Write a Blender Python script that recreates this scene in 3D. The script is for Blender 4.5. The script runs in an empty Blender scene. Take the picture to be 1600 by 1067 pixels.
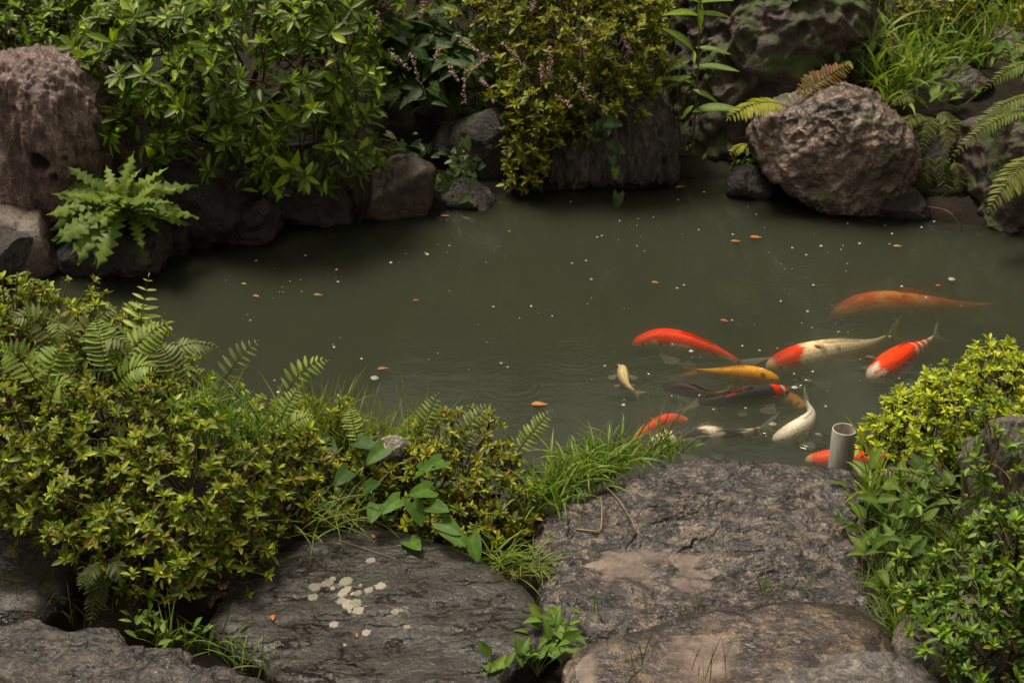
import bpy, bmesh, math, random
import numpy as np
from mathutils import Vector, Matrix
from mathutils.bvhtree import BVHTree

R = math.radians
rng = np.random.default_rng(7)
random.seed(7)
SC = bpy.context.scene
COL = SC.collection

# ------------------------------------------------------------------ camera, sky, sun, exposure
CAM = np.array([0.0, 0.0, 2.3])
PITCH = R(27.0)
cam_d = bpy.data.cameras.new('camera')
cam_d.lens = 50.0
cam_d.sensor_width = 36.0
cam_d.clip_start = 0.05
cam_d.clip_end = 600.0
cam_d.dof.use_dof = True
cam_d.dof.focus_distance = 3.7
cam_d.dof.aperture_fstop = 8.0
cam = bpy.data.objects.new('camera', cam_d)
COL.objects.link(cam)
cam.location = CAM
cam.rotation_euler = (R(90) - PITCH, 0, 0)
SC.camera = cam

SUN_EL, SUN_AZ = R(70), R(-50)          # azimuth measured from +Y towards +X
world = bpy.data.worlds.new('World')
SC.world = world
world.use_nodes = True
wn, wl = world.node_tree.nodes, world.node_tree.links
wn.clear()
w_out = wn.new('ShaderNodeOutputWorld')
w_bg = wn.new('ShaderNodeBackground')
w_sky = wn.new('ShaderNodeTexSky')
w_sky.sky_type = 'NISHITA'
w_sky.sun_disc = False
w_sky.sun_elevation = SUN_EL
w_sky.sun_rotation = SUN_AZ
w_sky.air_density = 1.0
w_sky.dust_density = 1.5
w_sky.ozone_density = 1.0
w_hsv = wn.new('ShaderNodeHueSaturation')
w_hsv.inputs['Saturation'].default_value = 0.10
w_mul = wn.new('ShaderNodeMixRGB')
w_mul.blend_type = 'MULTIPLY'
w_mul.inputs[0].default_value = 1.0
w_mul.inputs[2].default_value = (1.0, 0.92, 0.74, 1)
wl.new(w_sky.outputs[0], w_hsv.inputs['Color'])
wl.new(w_hsv.outputs[0], w_mul.inputs[1])
wl.new(w_mul.outputs[0], w_bg.inputs[0])
w_bg.inputs[1].default_value = 0.052
wl.new(w_bg.outputs[0], w_out.inputs[0])

sun_d = bpy.data.lights.new('sun', 'SUN')
sun_d.energy = 1.5
sun_d.angle = R(14)
sun_d.color = (1.0, 0.91, 0.74)
sun = bpy.data.objects.new('sun', sun_d)
COL.objects.link(sun)
sdir = Vector((math.sin(SUN_AZ) * math.cos(SUN_EL), math.cos(SUN_AZ) * math.cos(SUN_EL), math.sin(SUN_EL)))
sun.rotation_euler = sdir.to_track_quat('Z', 'Y').to_euler()
sun.location = (0, 0, 12)

SC.view_settings.view_transform = 'Standard'
SC.view_settings.look = 'None'
SC.view_settings.gamma = 1.0
SC.view_settings.exposure = 1.5
SC.view_settings.use_curve_mapping = False
SC.render.engine = 'CYCLES'
SC.cycles.use_denoising = True
SC.cycles.max_bounces = 8
SC.cycles.transparent_max_bounces = 12
SC.cycles.volume_bounces = 1
SC.cycles.diffuse_bounces = 3
SC.cycles.glossy_bounces = 3
SC.cycles.sample_clamp_indirect = 4.0

# ------------------------------------------------------------------ helpers: places
FPX = 50.0 / 36.0 * 1600.0
FWD = np.array([0, math.cos(PITCH), -math.sin(PITCH)])
UPV = np.array([0, math.sin(PITCH), math.cos(PITCH)])
def ray(px, py):
    return FWD + np.array([1.0, 0, 0]) * ((px - 800) / FPX) + UPV * ((533.5 - py) / FPX)
def P(px, py, z=0.0):                   # where that sight line meets the level z
    d = ray(px, py); return CAM + d * ((z - CAM[2]) / d[2])
def Q(px, py, Y):                       # where it meets the upright plane y = Y
    d = ray(px, py); return CAM + d * (Y / d[1])
def depth_of(p):
    return float((np.asarray(p) - CAM) @ FWD)
def ppm(p):                             # photo pixels per metre at that place
    return FPX / depth_of(p)
def project(p):
    q = np.asarray(p) - CAM
    dz = q @ FWD
    return 800 + FPX * q[..., 0] / dz, 533.5 - FPX * (q @ UPV) / dz, dz

# ------------------------------------------------------------------ helpers: noise
_pr = np.random.default_rng(3)
_perm = np.concatenate([_pr.permutation(256)] * 3)
_g = _pr.normal(size=(256, 3)); _g /= np.linalg.norm(_g, axis=1)[:, None]
def noise3(p):
    p = np.asarray(p, float)
    i = np.floor(p).astype(int); f = p - i; i &= 255
    u = f * f * f * (f * (f * 6 - 15) + 10)
    r = np.zeros(p.shape[:-1])
    for a in (0, 1):
        wx = u[..., 0] if a else 1 - u[..., 0]
        for b in (0, 1):
            wy = u[..., 1] if b else 1 - u[..., 1]
            for c in (0, 1):
                wz = u[..., 2] if c else 1 - u[..., 2]
                h = _perm[_perm[_perm[i[..., 0] + a] + i[..., 1] + b] + i[..., 2] + c]
                r += wx * wy * wz * (_g[h] * (f - np.array([a, b, c]))).sum(-1)
    return r * 1.5
def fbm(p, oct=4, gain=0.5):
    p = np.asarray(p, float); s = 0; a = 1.0
    for _ in range(oct):
        s = s + a * noise3(p); p = p * 2.03 + 17.1; a *= gain
    return s
def ridged(p, oct=4, gain=0.5):
    p = np.asarray(p, float); s = 0; a = 1.0
    for _ in range(oct):
        s = s + a * (1 - 2 * np.abs(noise3(p))); p = p * 2.1 + 9.7; a *= gain
    return s

# ------------------------------------------------------------------ helpers: objects
def new_mesh(name, verts, faces, mat=None, cols=None, smooth=True, uv=None):
    me = bpy.data.meshes.new(name)
    verts = np.asarray(verts, dtype=np.float32)
    if isinstance(faces, np.ndarray):
        nf, k = faces.shape
        me.vertices.add(len(verts)); me.vertices.foreach_set('co', verts.ravel())
        me.loops.add(nf * k); me.loops.foreach_set('vertex_index', faces.astype(np.int32).ravel())
        me.polygons.add(nf)
        me.polygons.foreach_set('loop_start', np.arange(0, nf * k, k, dtype=np.int32))
        me.update(calc_edges=True)
        me.validate()
    else:
        me.from_pydata([tuple(v) for v in verts], [], [tuple(f) for f in faces])
        me.update()
    if cols is not None:
        at = me.color_attributes.new('Col', 'FLOAT_COLOR', 'POINT')
        c4 = np.ones((len(verts), 4), dtype=np.float32); c4[:, :3] = cols
        at.data.foreach_set('color', c4.ravel())
    if mat is not None:
        me.materials.append(mat)
    if smooth:
        me.polygons.foreach_set('use_smooth', np.ones(len(me.polygons), dtype=bool))
    return me

def tag(o, label=None, cat=None, group=None, kind=None):
    if label: o['label'] = label
    if cat: o['category'] = cat
    if group: o['group'] = group
    if kind: o['kind'] = kind
    return o

def thing(name, loc, label, cat, group=None):
    o = bpy.data.objects.new(name, None)
    o.empty_display_size = 0.05
    COL.objects.link(o)
    o.location = tuple(float(v) for v in loc)
    return tag(o, label, cat, group)

def root_loc(o):
    v = Vector((0, 0, 0))
    while o is not None:
        v += o.location; o = o.parent
    return v

def put(name, me, parent=None, kind=None, label=None):
    """mesh in world coordinates; as a child it is shifted back by its parents' places"""
    o = bpy.data.objects.new(name, me)
    COL.objects.link(o)
    if parent is not None:
        o.parent = parent
        o.location = -root_loc(parent)
    if kind: o['kind'] = kind
    if label: o['label'] = label
    return o

def solo(name, me, label=None, cat=None, group=None, kind=None):
    """a thing that is one mesh: origin moved to the middle of its base"""
    n = len(me.vertices); co = np.empty(n * 3, dtype=np.float32); me.vertices.foreach_get('co', co)
    co = co.reshape(-1, 3)
    b = np.array([(co[:, 0].min() + co[:, 0].max()) / 2, (co[:, 1].min() + co[:, 1].max()) / 2, co[:, 2].min()])
    me.vertices.foreach_set('co', (co - b).astype(np.float32).ravel()); me.update()
    o = bpy.data.objects.new(name, me); COL.objects.link(o); o.location = tuple(float(v) for v in b)
    return tag(o, label, cat, group, kind)

class Geo:
    def __init__(s): s.v = []; s.f = []; s.c = []; s.n = 0
    def add(s, v, f, c=(1, 1, 1)):
        v = np.asarray(v, float); f = np.asarray(f)
        s.v.append(v); s.f.append(f + s.n)
        c = np.asarray(c, float)
        s.c.append(np.broadcast_to(c, (len(v), 3)) if c.ndim == 1 else c)
        s.n += len(v)
    def mesh(s, name, mat, smooth=True):
        return new_mesh(name, np.concatenate(s.v), np.concatenate(s.f), mat, np.concatenate(s.c), smooth)

def unit(v):
    v = np.asarray(v, float); return v / (np.linalg.norm(v, axis=-1, keepdims=True) + 1e-12)

def tube(pts, rad, sides=5):
    pts = np.asarray(pts, float); n = len(pts)
    rad = np.broadcast_to(np.asarray(rad, float), (n,))
    t = unit(np.gradient(pts, axis=0))
    ref = np.array([0.31, 0.17, 0.93]); 
    if abs(t[0] @ unit(ref)) > .92: ref = np.array([1.0, .1, 0])
    a = unit(np.cross(t, ref)); b = np.cross(t, a)
    th = np.arange(sides) / sides * 2 * math.pi
    v = pts[:, None] + rad[:, None, None] * (a[:, None] * np.cos(th)[None, :, None] + b[:, None] * np.sin(th)[None, :, None])
    i = np.arange(n - 1)[:, None] * sides; j = np.arange(sides)[None]; k = (j + 1) % sides
    f = np.stack([i + j, i + k, i + sides + k, i + sides + j], -1).reshape(-1, 4)
    return v.reshape(-1, 3), f

def ribbon(pts, wid, up=(0, 0, 1), fold=0.0):
    pts = np.asarray(pts, float); n = len(pts)
    t = unit(np.gradient(pts, axis=0))
    s = unit(np.cross(t, np.asarray(up, float)) + 1e-6)
    nn = np.cross(s, t)
    w = np.asarray(wid)[:, None]
    v = np.stack([pts - s * w + nn * w * fold, pts, pts + s * w + nn * w * fold], 1).reshape(-1, 3)
    i = np.arange(n - 1)[:, None] * 3
    f = np.concatenate([i + np.array([0, 1, 4, 3]), i + np.array([1, 2, 5, 4])])
    return v, f

def bez(a, c, b, n=8):
    t = np.linspace(0, 1, n)[:, None]
    return (1 - t) ** 2 * np.asarray(a) + 2 * t * (1 - t) * np.asarray(c) + t * t * np.asarray(b)

def spline(pts, n):
    """Catmull-Rom through the points, n samples evenly spaced"""
    p = np.asarray(pts, float)
    p = np.vstack([2 * p[0] - p[1], p, 2 * p[-1] - p[-2]])
    out = []
    for i in range(1, len(p) - 2):
        t = np.linspace(0, 1, 24, endpoint=False)[:, None]
        a, b, c, d = p[i - 1], p[i], p[i + 1], p[i + 2]
        out.append(.5 * (2 * b + (c - a) * t + (2 * a - 5 * b + 4 * c - d) * t * t + (3 * b - a - 3 * c + d) * t ** 3))
    out.append(p[-2][None]); out = np.vstack(out)
    s = np.concatenate([[0], np.cumsum(np.linalg.norm(np.diff(out, axis=0), axis=1))])
    q = np.linspace(0, s[-1], n)
    return np.stack([np.interp(q, s, out[:, k]) for k in range(out.shape[1])], 1)

# ------------------------------------------------------------------ materials
def nodes_of(name):
    m = bpy.data.materials.new(name); m.use_nodes = True
    nt = m.node_tree; nt.nodes.clear()
    out = nt.nodes.new('ShaderNodeOutputMaterial')
    return m, nt, nt.nodes, nt.links, out

def N(nt, kind, **kw):
    n = nt.nodes.new(kind)
    for k, v in kw.items(): setattr(n, k, v)
    return n

def ramp(nt, fac, stops):
    r = nt.nodes.new('ShaderNodeValToRGB')
    e = r.color_ramp.elements
    while len(e) < len(stops): e.new(0.5)
    for q, (p, c) in zip(e, stops):
        q.position = p; q.color = (*c, 1) if len(c) == 3 else c
    nt.links.new(fac, r.inputs[0])
    return r.outputs[0]

def mixc(nt, fac, a, b, mode='MIX'):
    m = nt.nodes.new('ShaderNodeMixRGB'); m.blend_type = mode
    for s, v in ((0, fac), (1, a), (2, b)):
        if hasattr(v, 'links') or hasattr(v, 'is_linked'): nt.links.new(v, m.inputs[s])
        else: m.inputs[s].default_value = v if s == 0 else (*v, 1)
    return m.outputs[0]

def mth(nt, op, a, b=0.0, clamp=False):
    m = nt.nodes.new('ShaderNodeMath'); m.operation = op; m.use_clamp = clamp
    for s, v in ((0, a), (1, b)):
        if hasattr(v, 'is_linked'): nt.links.new(v, m.inputs[s])
        else: m.inputs[s].default_value = v
    return m.outputs[0]

def noise_tex(nt, vec, scale, detail=6, rough=.6, dist=0.0):
    n = nt.nodes.new('ShaderNodeTexNoise'); n.inputs['Scale'].default_value = scale
    n.inputs['Detail'].default_value = detail; n.inputs['Roughness'].default_value = rough
    n.inputs['Distortion'].default_value = dist
    nt.links.new(vec, n.inputs['Vector'])
    return n.outputs['Fac']

def leaf_material(name, rough=.44, trans=.30, tcol=(1.3, 1.3, .45), spec=.33):
    m, nt, nd, lk, out = nodes_of(name)
    at = N(nt, 'ShaderNodeAttribute', attribute_name='Col')
    tc = N(nt, 'ShaderNodeNewGeometry')
    nz = noise_tex(nt, tc.outputs['Position'], 55, 4, .6)
    v = ramp(nt, nz, [(.3, (.72, .72, .72)), (.7, (1.2, 1.2, 1.2))])
    c = mixc(nt, 1.0, at.outputs['Color'], v, 'MULTIPLY')
    pr = N(nt, 'ShaderNodeBsdfPrincipled')
    lk.new(c, pr.inputs['Base Color'])
    pr.inputs['Roughness'].default_value = rough
    pr.inputs['Specular IOR Level'].default_value = spec
    tr = N(nt, 'ShaderNodeBsdfTranslucent')
    lk.new(mixc(nt, 1.0, c, tcol, 'MULTIPLY'), tr.inputs['Color'])
    mx = N(nt, 'ShaderNodeMixShader'); mx.inputs[0].default_value = trans
    lk.new(pr.outputs[0], mx.inputs[1]); lk.new(tr.outputs[0], mx.inputs[2])
    lk.new(mx.outputs[0], out.inputs[0])
    return m

def vcol_material(name, rough=.7, spec=.4, bump=0.0, bscale=80):
    m, nt, nd, lk, out = nodes_of(name)
    at = N(nt, 'ShaderNodeAttribute', attribute_name='Col')
    pr = N(nt, 'ShaderNodeBsdfPrincipled')
    tc = N(nt, 'ShaderNodeNewGeometry')
    nz = noise_tex(nt, tc.outputs['Position'], bscale, 5, .6)
    c = mixc(nt, 1.0, at.outputs['Color'], ramp(nt, nz, [(.25, (.65, .65, .65)), (.75, (1.25, 1.25, 1.25))]), 'MULTIPLY')
    lk.new(c, pr.inputs['Base Color'])
    pr.inputs['Roughness'].default_value = rough
    pr.inputs['Specular IOR Level'].default_value = spec
    if bump:
        b = N(nt, 'ShaderNodeBump'); b.inputs['Strength'].default_value = bump; b.inputs['Distance'].default_value = .004
        lk.new(nz, b.inputs['Height']); lk.new(b.outputs[0], pr.inputs['Normal'])
    lk.new(pr.outputs[0], out.inputs[0])
    return m

def rock_material(name, dark, mid, light, scale=6.0, stretch=(1, 1, 1), rot=(0, 0, 0), light_at=.60, rough=(.25, .6),
                  moss=0.0, mosscol=(.07, .085, .02), speck=0.0, bump=.6, white=0.0, crack=0.5, stain=(.035, .018, .01), stain_at=.74, wet=0.0, flake=0.0, fscale=34.0, lsharp=.07, fissure=0.0, gain=1.0):
    m, nt, nd, lk, out = nodes_of(name)
    geo = N(nt, 'ShaderNodeNewGeometry')
    mp = N(nt, 'ShaderNodeMapping')
    mp.inputs['Scale'].default_value = stretch; mp.inputs['Rotation'].default_value = rot
    lk.new(geo.outputs['Position'], mp.inputs['Vector'])
    vec = mp.outputs[0]
    n1 = noise_tex(nt, vec, scale, 8, .62, .4)
    n2 = noise_tex(nt, vec, scale * 3.7, 8, .68, .2)
    n3 = noise_tex(nt, vec, scale * 13, 5, .7)
    base = ramp(nt, n1, [(.32, dark), (.56, mid), (.8, tuple(x * 1.25 for x in mid))])
    lf = mth(nt, 'ADD', mth(nt, 'MULTIPLY', n2, .6), mth(nt, 'MULTIPLY', n3, .4))
    lfac = ramp(nt, lf, [(light_at - lsharp, (0, 0, 0)), (light_at + lsharp, (1, 1, 1))])
    n4 = noise_tex(nt, geo.outputs['Position'], 190, 4, .7)
    spk = ramp(nt, n4, [(.40, (.15, .15, .15)), (.56, (1, 1, 1))])
    base = mixc(nt, mth(nt, 'MULTIPLY', lfac, spk), base, light)
    fh = None
    if flake:
        fw = N(nt, 'ShaderNodeMixRGB'); fw.inputs[0].default_value = .035
        fnz = N(nt, 'ShaderNodeTexNoise'); fnz.inputs['Scale'].default_value = fscale * .7; fnz.inputs['Detail'].default_value = 6; fnz.inputs['Roughness'].default_value = .7
        fmp = N(nt, 'ShaderNodeMapping'); fmp.inputs['Scale'].default_value = (.75, 1.25, 1.6); lk.new(geo.outputs['Position'], fmp.inputs[0])
        lk.new(fmp.outputs[0], fnz.inputs['Vector']); lk.new(fmp.outputs[0], fw.inputs[1]); lk.new(fnz.outputs['Color'], fw.inputs[2])
        for fs, wgt in ((fscale, 1.0), (fscale * 2.6, .5)):
            vo = N(nt, 'ShaderNodeTexVoronoi'); vo.inputs['Scale'].default_value = fs; lk.new(fw.outputs[0], vo.inputs['Vector'])
            cs = N(nt, 'ShaderNodeSeparateColor'); lk.new(vo.outputs['Color'], cs.inputs[0])
            base = mixc(nt, flake * wgt, base, ramp(nt, cs.outputs[0], [(.1, (.45, .45, .47)), (.9, (1.5, 1.45, 1.4))]), 'MULTIPLY')
            lp = mth(nt, 'MULTIPLY', ramp(nt, cs.outputs[1], [(.66, (0, 0, 0)), (.72, (1, 1, 1))]), ramp(nt, n2, [(.44, (0, 0, 0)), (.52, (1, 1, 1))]))
            base = mixc(nt, mth(nt, 'MULTIPLY', mth(nt, 'MULTIPLY', lp, spk), flake * .8), base, tuple(x * 1.1 for x in light))
            hh_ = mth(nt, 'MULTIPLY', cs.outputs[0], wgt * flake)
            fh = hh_ if fh is None else mth(nt, 'ADD', fh, hh_)
    st = ramp(nt, noise_tex(nt, geo.outputs['Position'], 2.3, 4, .55), [(stain_at - .1, (0, 0, 0)), (stain_at + .05, (.8, .8, .8))])
    base = mixc(nt, st, base, stain)
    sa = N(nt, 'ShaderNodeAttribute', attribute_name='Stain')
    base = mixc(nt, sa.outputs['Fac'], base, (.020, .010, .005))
    grain = ramp(nt, mth(nt, 'ADD', mth(nt, 'MULTIPLY', n3, .5), mth(nt, 'MULTIPLY', n4, .5)), [(.36, (.35 * gain,) * 3), (.64, (1.55 * gain,) * 3)])
    base = mixc(nt, 1.0, base, grain, 'MULTIPLY')
    if crack:
        w = N(nt, 'ShaderNodeTexVoronoi', feature='DISTANCE_TO_EDGE'); w.inputs['Scale'].default_value = scale * 1.3
        wv = N(nt, 'ShaderNodeMixRGB'); wv.inputs[0].default_value = .18
        nc = N(nt, 'ShaderNodeTexNoise'); nc.inputs['Scale'].default_value = scale * 1.5; nc.inputs['Detail'].default_value = 6
        lk.new(vec, nc.inputs['Vector']); lk.new(vec, wv.inputs[1]); lk.new(nc.outputs['Color'], wv.inputs[2])
        lk.new(wv.outputs[0], w.inputs['Vector'])
        ck = ramp(nt, w.outputs['Distance'], [(0.0, (0, 0, 0)), (.05, (1, 1, 1))])
    if speck:
        v = N(nt, 'ShaderNodeTexVoronoi'); v.inputs['Scale'].default_value = 42; lk.new(geo.outputs['Position'], v.inputs['Vector'])
        s1 = ramp(nt, v.outputs['Distance'], [(.10, (1, 1, 1)), (.22, (0, 0, 0))])
        gate = ramp(nt, noise_tex(nt, geo.outputs['Position'], 9, 4, .6), [(.54, (0, 0, 0)), (.62, (1, 1, 1))])
        base = mixc(nt, mth(nt, 'MULTIPLY', mth(nt, 'MULTIPLY', s1, gate), speck), base, (.42, .36, .30))
    if white:
        wv2 = ramp(nt, noise_tex(nt, geo.outputs['Position'], 7.5, 6, .7), [(.64, (0, 0, 0)), (.69, (1, 1, 1))])
        base = mixc(nt, mth(nt, 'MULTIPLY', wv2, white), base, (.40, .37, .33))
    ro = ramp(nt, n2, [(.3, (rough[0],) * 3), (.7, (rough[1],) * 3)])
    if moss:
        sep = N(nt, 'ShaderNodeSeparateXYZ'); lk.new(geo.outputs['Normal'], sep.inputs[0])
        mm = mth(nt, 'ADD', mth(nt, 'MULTIPLY', noise_tex(nt, geo.outputs['Position'], 5.5, 7, .65), 1.0), mth(nt, 'MULTIPLY', sep.outputs[2], .10))
        mf = ramp(nt, mm, [(.66 - moss * .2, (0, 0, 0)), (.72 - moss * .2, (1, 1, 1))])
        mcol = mixc(nt, n3, tuple(x * .5 for x in mosscol), tuple(x * 1.6 for x in mosscol))
        base = mixc(nt, mf, base, mcol)
        ro = mixc(nt, mf, ro, (.85, .85, .85))
    pr = N(nt, 'ShaderNodeBsdfPrincipled')
    lk.new(base, pr.inputs['Base Color']); lk.new(ro, pr.inputs['Roughness'])
    pr.inputs['Specular IOR Level'].default_value = .55
    h = mth(nt, 'ADD', mth(nt, 'MULTIPLY', n2, .7), mth(nt, 'MULTIPLY', n3, .3))
    h = mth(nt, 'ADD', h, mth(nt, 'MULTIPLY', n4, .10))
    if fissure:
        fm = N(nt, 'ShaderNodeMapping'); fm.inputs['Scale'].default_value = (.55, 1.7, 1.7); fm.inputs['Rotation'].default_value = (0, 0, R(-12)); lk.new(geo.outputs['Position'], fm.inputs[0])
        for sc_, off_ in ((5.5, 0), (11, 3)):
            fn_ = noise_tex(nt, fm.outputs[0], sc_, 5, .62, .3)
            dl = mth(nt, 'ABSOLUTE', mth(nt, 'SUBTRACT', fn_, .5))
            gt = ramp(nt, noise_tex(nt, geo.outputs['Position'], 7 + off_, 3, .5), [(.46, (0, 0, 0)), (.54, (1, 1, 1))])
            ln_ = mth(nt, 'MULTIPLY', ramp(nt, dl, [(0.0, (1, 1, 1)), (.016, (0, 0, 0))]), gt)
            h = mth(nt, 'SUBTRACT', h, mth(nt, 'MULTIPLY', ln_, .45 * fissure))
    if fh is not None: h = mth(nt, 'ADD', h, mth(nt, 'MULTIPLY', fh, .18))
    if crack: h = mth(nt, 'ADD', h, mth(nt, 'MULTIPLY', ck, .25 * crack))
    b = N(nt, 'ShaderNodeBump'); b.inputs['Strength'].default_value = bump; b.inputs['Distance'].default_value = .02
    lk.new(h, b.inputs['Height']); lk.new(b.outputs[0], pr.inputs['Normal'])
    if wet:
        wm = ramp(nt, noise_tex(nt, geo.outputs['Position'], 4.2, 6, .7), [(.36, (.2 * wet, .2 * wet, .2 * wet)), (.50, (wet, wet, wet))])
        lk.new(wm, pr.inputs['Coat Weight']); pr.inputs['Coat Roughness'].default_value = .11
        b2 = N(nt, 'ShaderNodeBump'); b2.inputs['Strength'].default_value = .55; b2.inputs['Distance'].default_value = .012
        lk.new(h, b2.inputs['Height']); lk.new(b2.outputs[0], pr.inputs['Coat Normal'])
    lk.new(pr.outputs[0], out.inputs[0])
    return m

def soil_material():
    m, nt, nd, lk, out = nodes_of('wet_soil')
    geo = N(nt, 'ShaderNodeNewGeometry')
    n1 = noise_tex(nt, geo.outputs['Position'], 6, 8, .65)
    n2 = noise_tex(nt, geo.outputs['Position'], 60, 6, .7)
    c = ramp(nt, n1, [(.3, (.007, .0045, .003)), (.55, (.016, .010, .006)), (.75, (.032, .021, .010))])
    g = ramp(nt, noise_tex(nt, geo.outputs['Position'], 3.1, 6, .6), [(.55, (0, 0, 0)), (.66, (1, 1, 1))])
    c = mixc(nt, g, c, (.018, .024, .008))
    c = mixc(nt, 1, c, ramp(nt, n2, [(.25, (.5, .5, .5)), (.75, (1.5, 1.5, 1.5))]), 'MULTIPLY')
    pr = N(nt, 'ShaderNodeBsdfPrincipled'); lk.new(c, pr.inputs['Base Color']); pr.inputs['Roughness'].default_value = .85; pr.inputs['Specular IOR Level'].default_value = .25
    b = N(nt, 'ShaderNodeBump'); b.inputs['Strength'].default_value = .9; b.inputs['Distance'].default_value = .02
    lk.new(mth(nt, 'ADD', n1, mth(nt, 'MULTIPLY', n2, .4)), b.inputs['Height']); lk.new(b.outputs[0], pr.inputs['Normal'])
    lk.new(pr.outputs[0], out.inputs[0])
    return m

def ring_height(nt, pos, rings):
    """sum of circular rain ripples around the given points on the water"""
    tot = None
    sep = N(nt, 'ShaderNodeSeparateXYZ'); nt.links.new(pos, sep.inputs[0])
    for (x, y, r, w, a) in rings:
        dx = mth(nt, 'SUBTRACT', sep.outputs[0], x); dy = mth(nt, 'SUBTRACT', sep.outputs[1], y)
        d = mth(nt, 'SQRT', mth(nt, 'ADD', mth(nt, 'MULTIPLY', dx, dx), mth(nt, 'MULTIPLY', dy, dy)))
        e = mth(nt, 'DIVIDE', mth(nt, 'SUBTRACT', d, r), w)
        env = mth(nt, 'EXPONENT', mth(nt, 'MULTIPLY', mth(nt, 'MULTIPLY', e, e), -1.0))
        wave = mth(nt, 'MULTIPLY', mth(nt, 'COSINE', mth(nt, 'MULTIPLY', d, 2 * math.pi / (w * (1.3 if w < .02 else .55)))), mth(nt, 'MULTIPLY', env, a))
        tot = wave if tot is None else mth(nt, 'ADD', tot, wave)
    return tot

def water_material(name, rings=(), density=7.0, vcol=(.55, .56, .36), volume=True, rough=.03, noise_amp=1.0, tint=(1, 1, 1)):
    m, nt, nd, lk, out = nodes_of(name)
    geo = N(nt, 'ShaderNodeNewGeometry')
    pos = geo.outputs['Position']
    mp = N(nt, 'ShaderNodeMapping'); mp.inputs['Scale'].default_value = (1, 1.6, 1); lk.new(pos, mp.inputs[0])
    h = mth(nt, 'MULTIPLY', noise_tex(nt, mp.outputs[0], 9, 3, .5), .0016 * noise_amp)
    h = mth(nt, 'ADD', h, mth(nt, 'MULTIPLY', noise_tex(nt, mp.outputs[0], 48, 2, .5), .00030 * noise_amp))
    if rings: h = mth(nt, 'ADD', h, ring_height(nt, pos, rings))
    b = N(nt, 'ShaderNodeBump'); b.inputs['Strength'].default_value = 1.0; b.inputs['Distance'].default_value = 1.0
    lk.new(h, b.inputs['Height'])
    fr = N(nt, 'ShaderNodeFresnel'); fr.inputs['IOR'].default_value = 1.33; lk.new(b.outputs[0], fr.inputs['Normal'])
    gl = N(nt, 'ShaderNodeBsdfGlossy'); gl.inputs['Roughness'].default_value = rough; lk.new(b.outputs[0], gl.inputs['Normal'])
    tr = N(nt, 'ShaderNodeBsdfTransparent'); tr.inputs[0].default_value = (*tint, 1)
    mx = N(nt, 'ShaderNodeMixShader'); lk.new(fr.outputs[0], mx.inputs[0])
    lk.new(tr.outputs[0], mx.inputs[1]); lk.new(gl.outputs[0], mx.inputs[2])
    lk.new(mx.outputs[0], out.inputs['Surface'])
    if volume:
        pv = N(nt, 'ShaderNodeVolumePrincipled')
        pv.inputs['Color'].default_value = (*vcol, 1); pv.inputs['Density'].default_value = density
        pv.inputs['Anisotropy'].default_value = 0.0
        lk.new(pv.outputs[0], out.inputs['Volume'])
    return m

M = {}
M['soil'] = soil_material()
M['leaf'] = leaf_material('glossy_wet_leaf')
M['leaf_soft'] = leaf_material('soft_leaf', rough=.5, trans=.38, spec=.22)
M['leaf_grass'] = leaf_material('grass_blade', rough=.45, trans=.4)
M['bark'] = vcol_material('bark_and_stem', .7)
M['petal'] = vcol_material('pale_petal', .55)
M['dry'] = vcol_material('dead_leaf', .5)
# ------------------------------------------------------------------ ground and pond
POND_PX = [(-420, 470), (-150, 440), (0, 428), (110, 420), (200, 400), (300, 372), (450, 345), (555, 335), (690, 322), (740, 303), (860, 297),
           (1035, 292), (1055, 279), (1165, 280), (1210, 300), (1300, 325), (1430, 338), (1520, 348), (1600, 368), (1800, 430), (2000, 560),
           (1900, 700), (1600, 752), (1420, 762), (1340, 758), (1250, 742), (1100, 738), (960, 765), (830, 800), (700, 770), (560, 735),
           (420, 700), (250, 640), (60, 580), (-150, 540), (-420, 530)]
POND = np.array([P(x, y, 0.0)[:2] for x, y in POND_PX])
def pond_sd(x, y):
    p = np.stack([x, y], -1); a = POND; b = np.roll(POND, -1, 0)
    best = np.full(x.shape, 1e9); ins = np.zeros(x.shape, bool)
    for (ax, ay), (bx, by) in zip(a, b):
        ex, ey = bx - ax, by - ay
        t = np.clip(((x - ax) * ex + (y - ay) * ey) / (ex * ex + ey * ey), 0, 1)
        best = np.minimum(best, (x - ax - t * ex) ** 2 + (y - ay - t * ey) ** 2)
        cr = ((ay > y) != (by > y)) & (x < (bx - ax) * (y - ay) / (by - ay + 1e-12) + ax)
        ins ^= cr
    d = np.sqrt(best)
    return np.where(ins, -d, d)
def ground_z(x, y):
    x = np.asarray(x, float); y = np.asarray(y, float)
    sd = pond_sd(x, y) + .03 * fbm(np.stack([x * 3, y * 3, 0 * x], -1), 3)
    inside = np.maximum(-.6, sd * 1.6)
    far = np.clip((y - 5.2) / 1.0, 0, 1)
    rise = (1 - far) * .10 * (1 - np.exp(-np.maximum(sd, 0) / .07)) + far * (.06 * (1 - np.exp(-np.maximum(sd, 0) / .06)) + .30 * np.clip(sd - .12, 0, 3.0))
    out = rise + .02 * fbm(np.stack([x * 5, y * 5, 0 * x + 3], -1), 3)
    return np.where(sd < 0, inside, np.maximum(out, .004))

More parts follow.
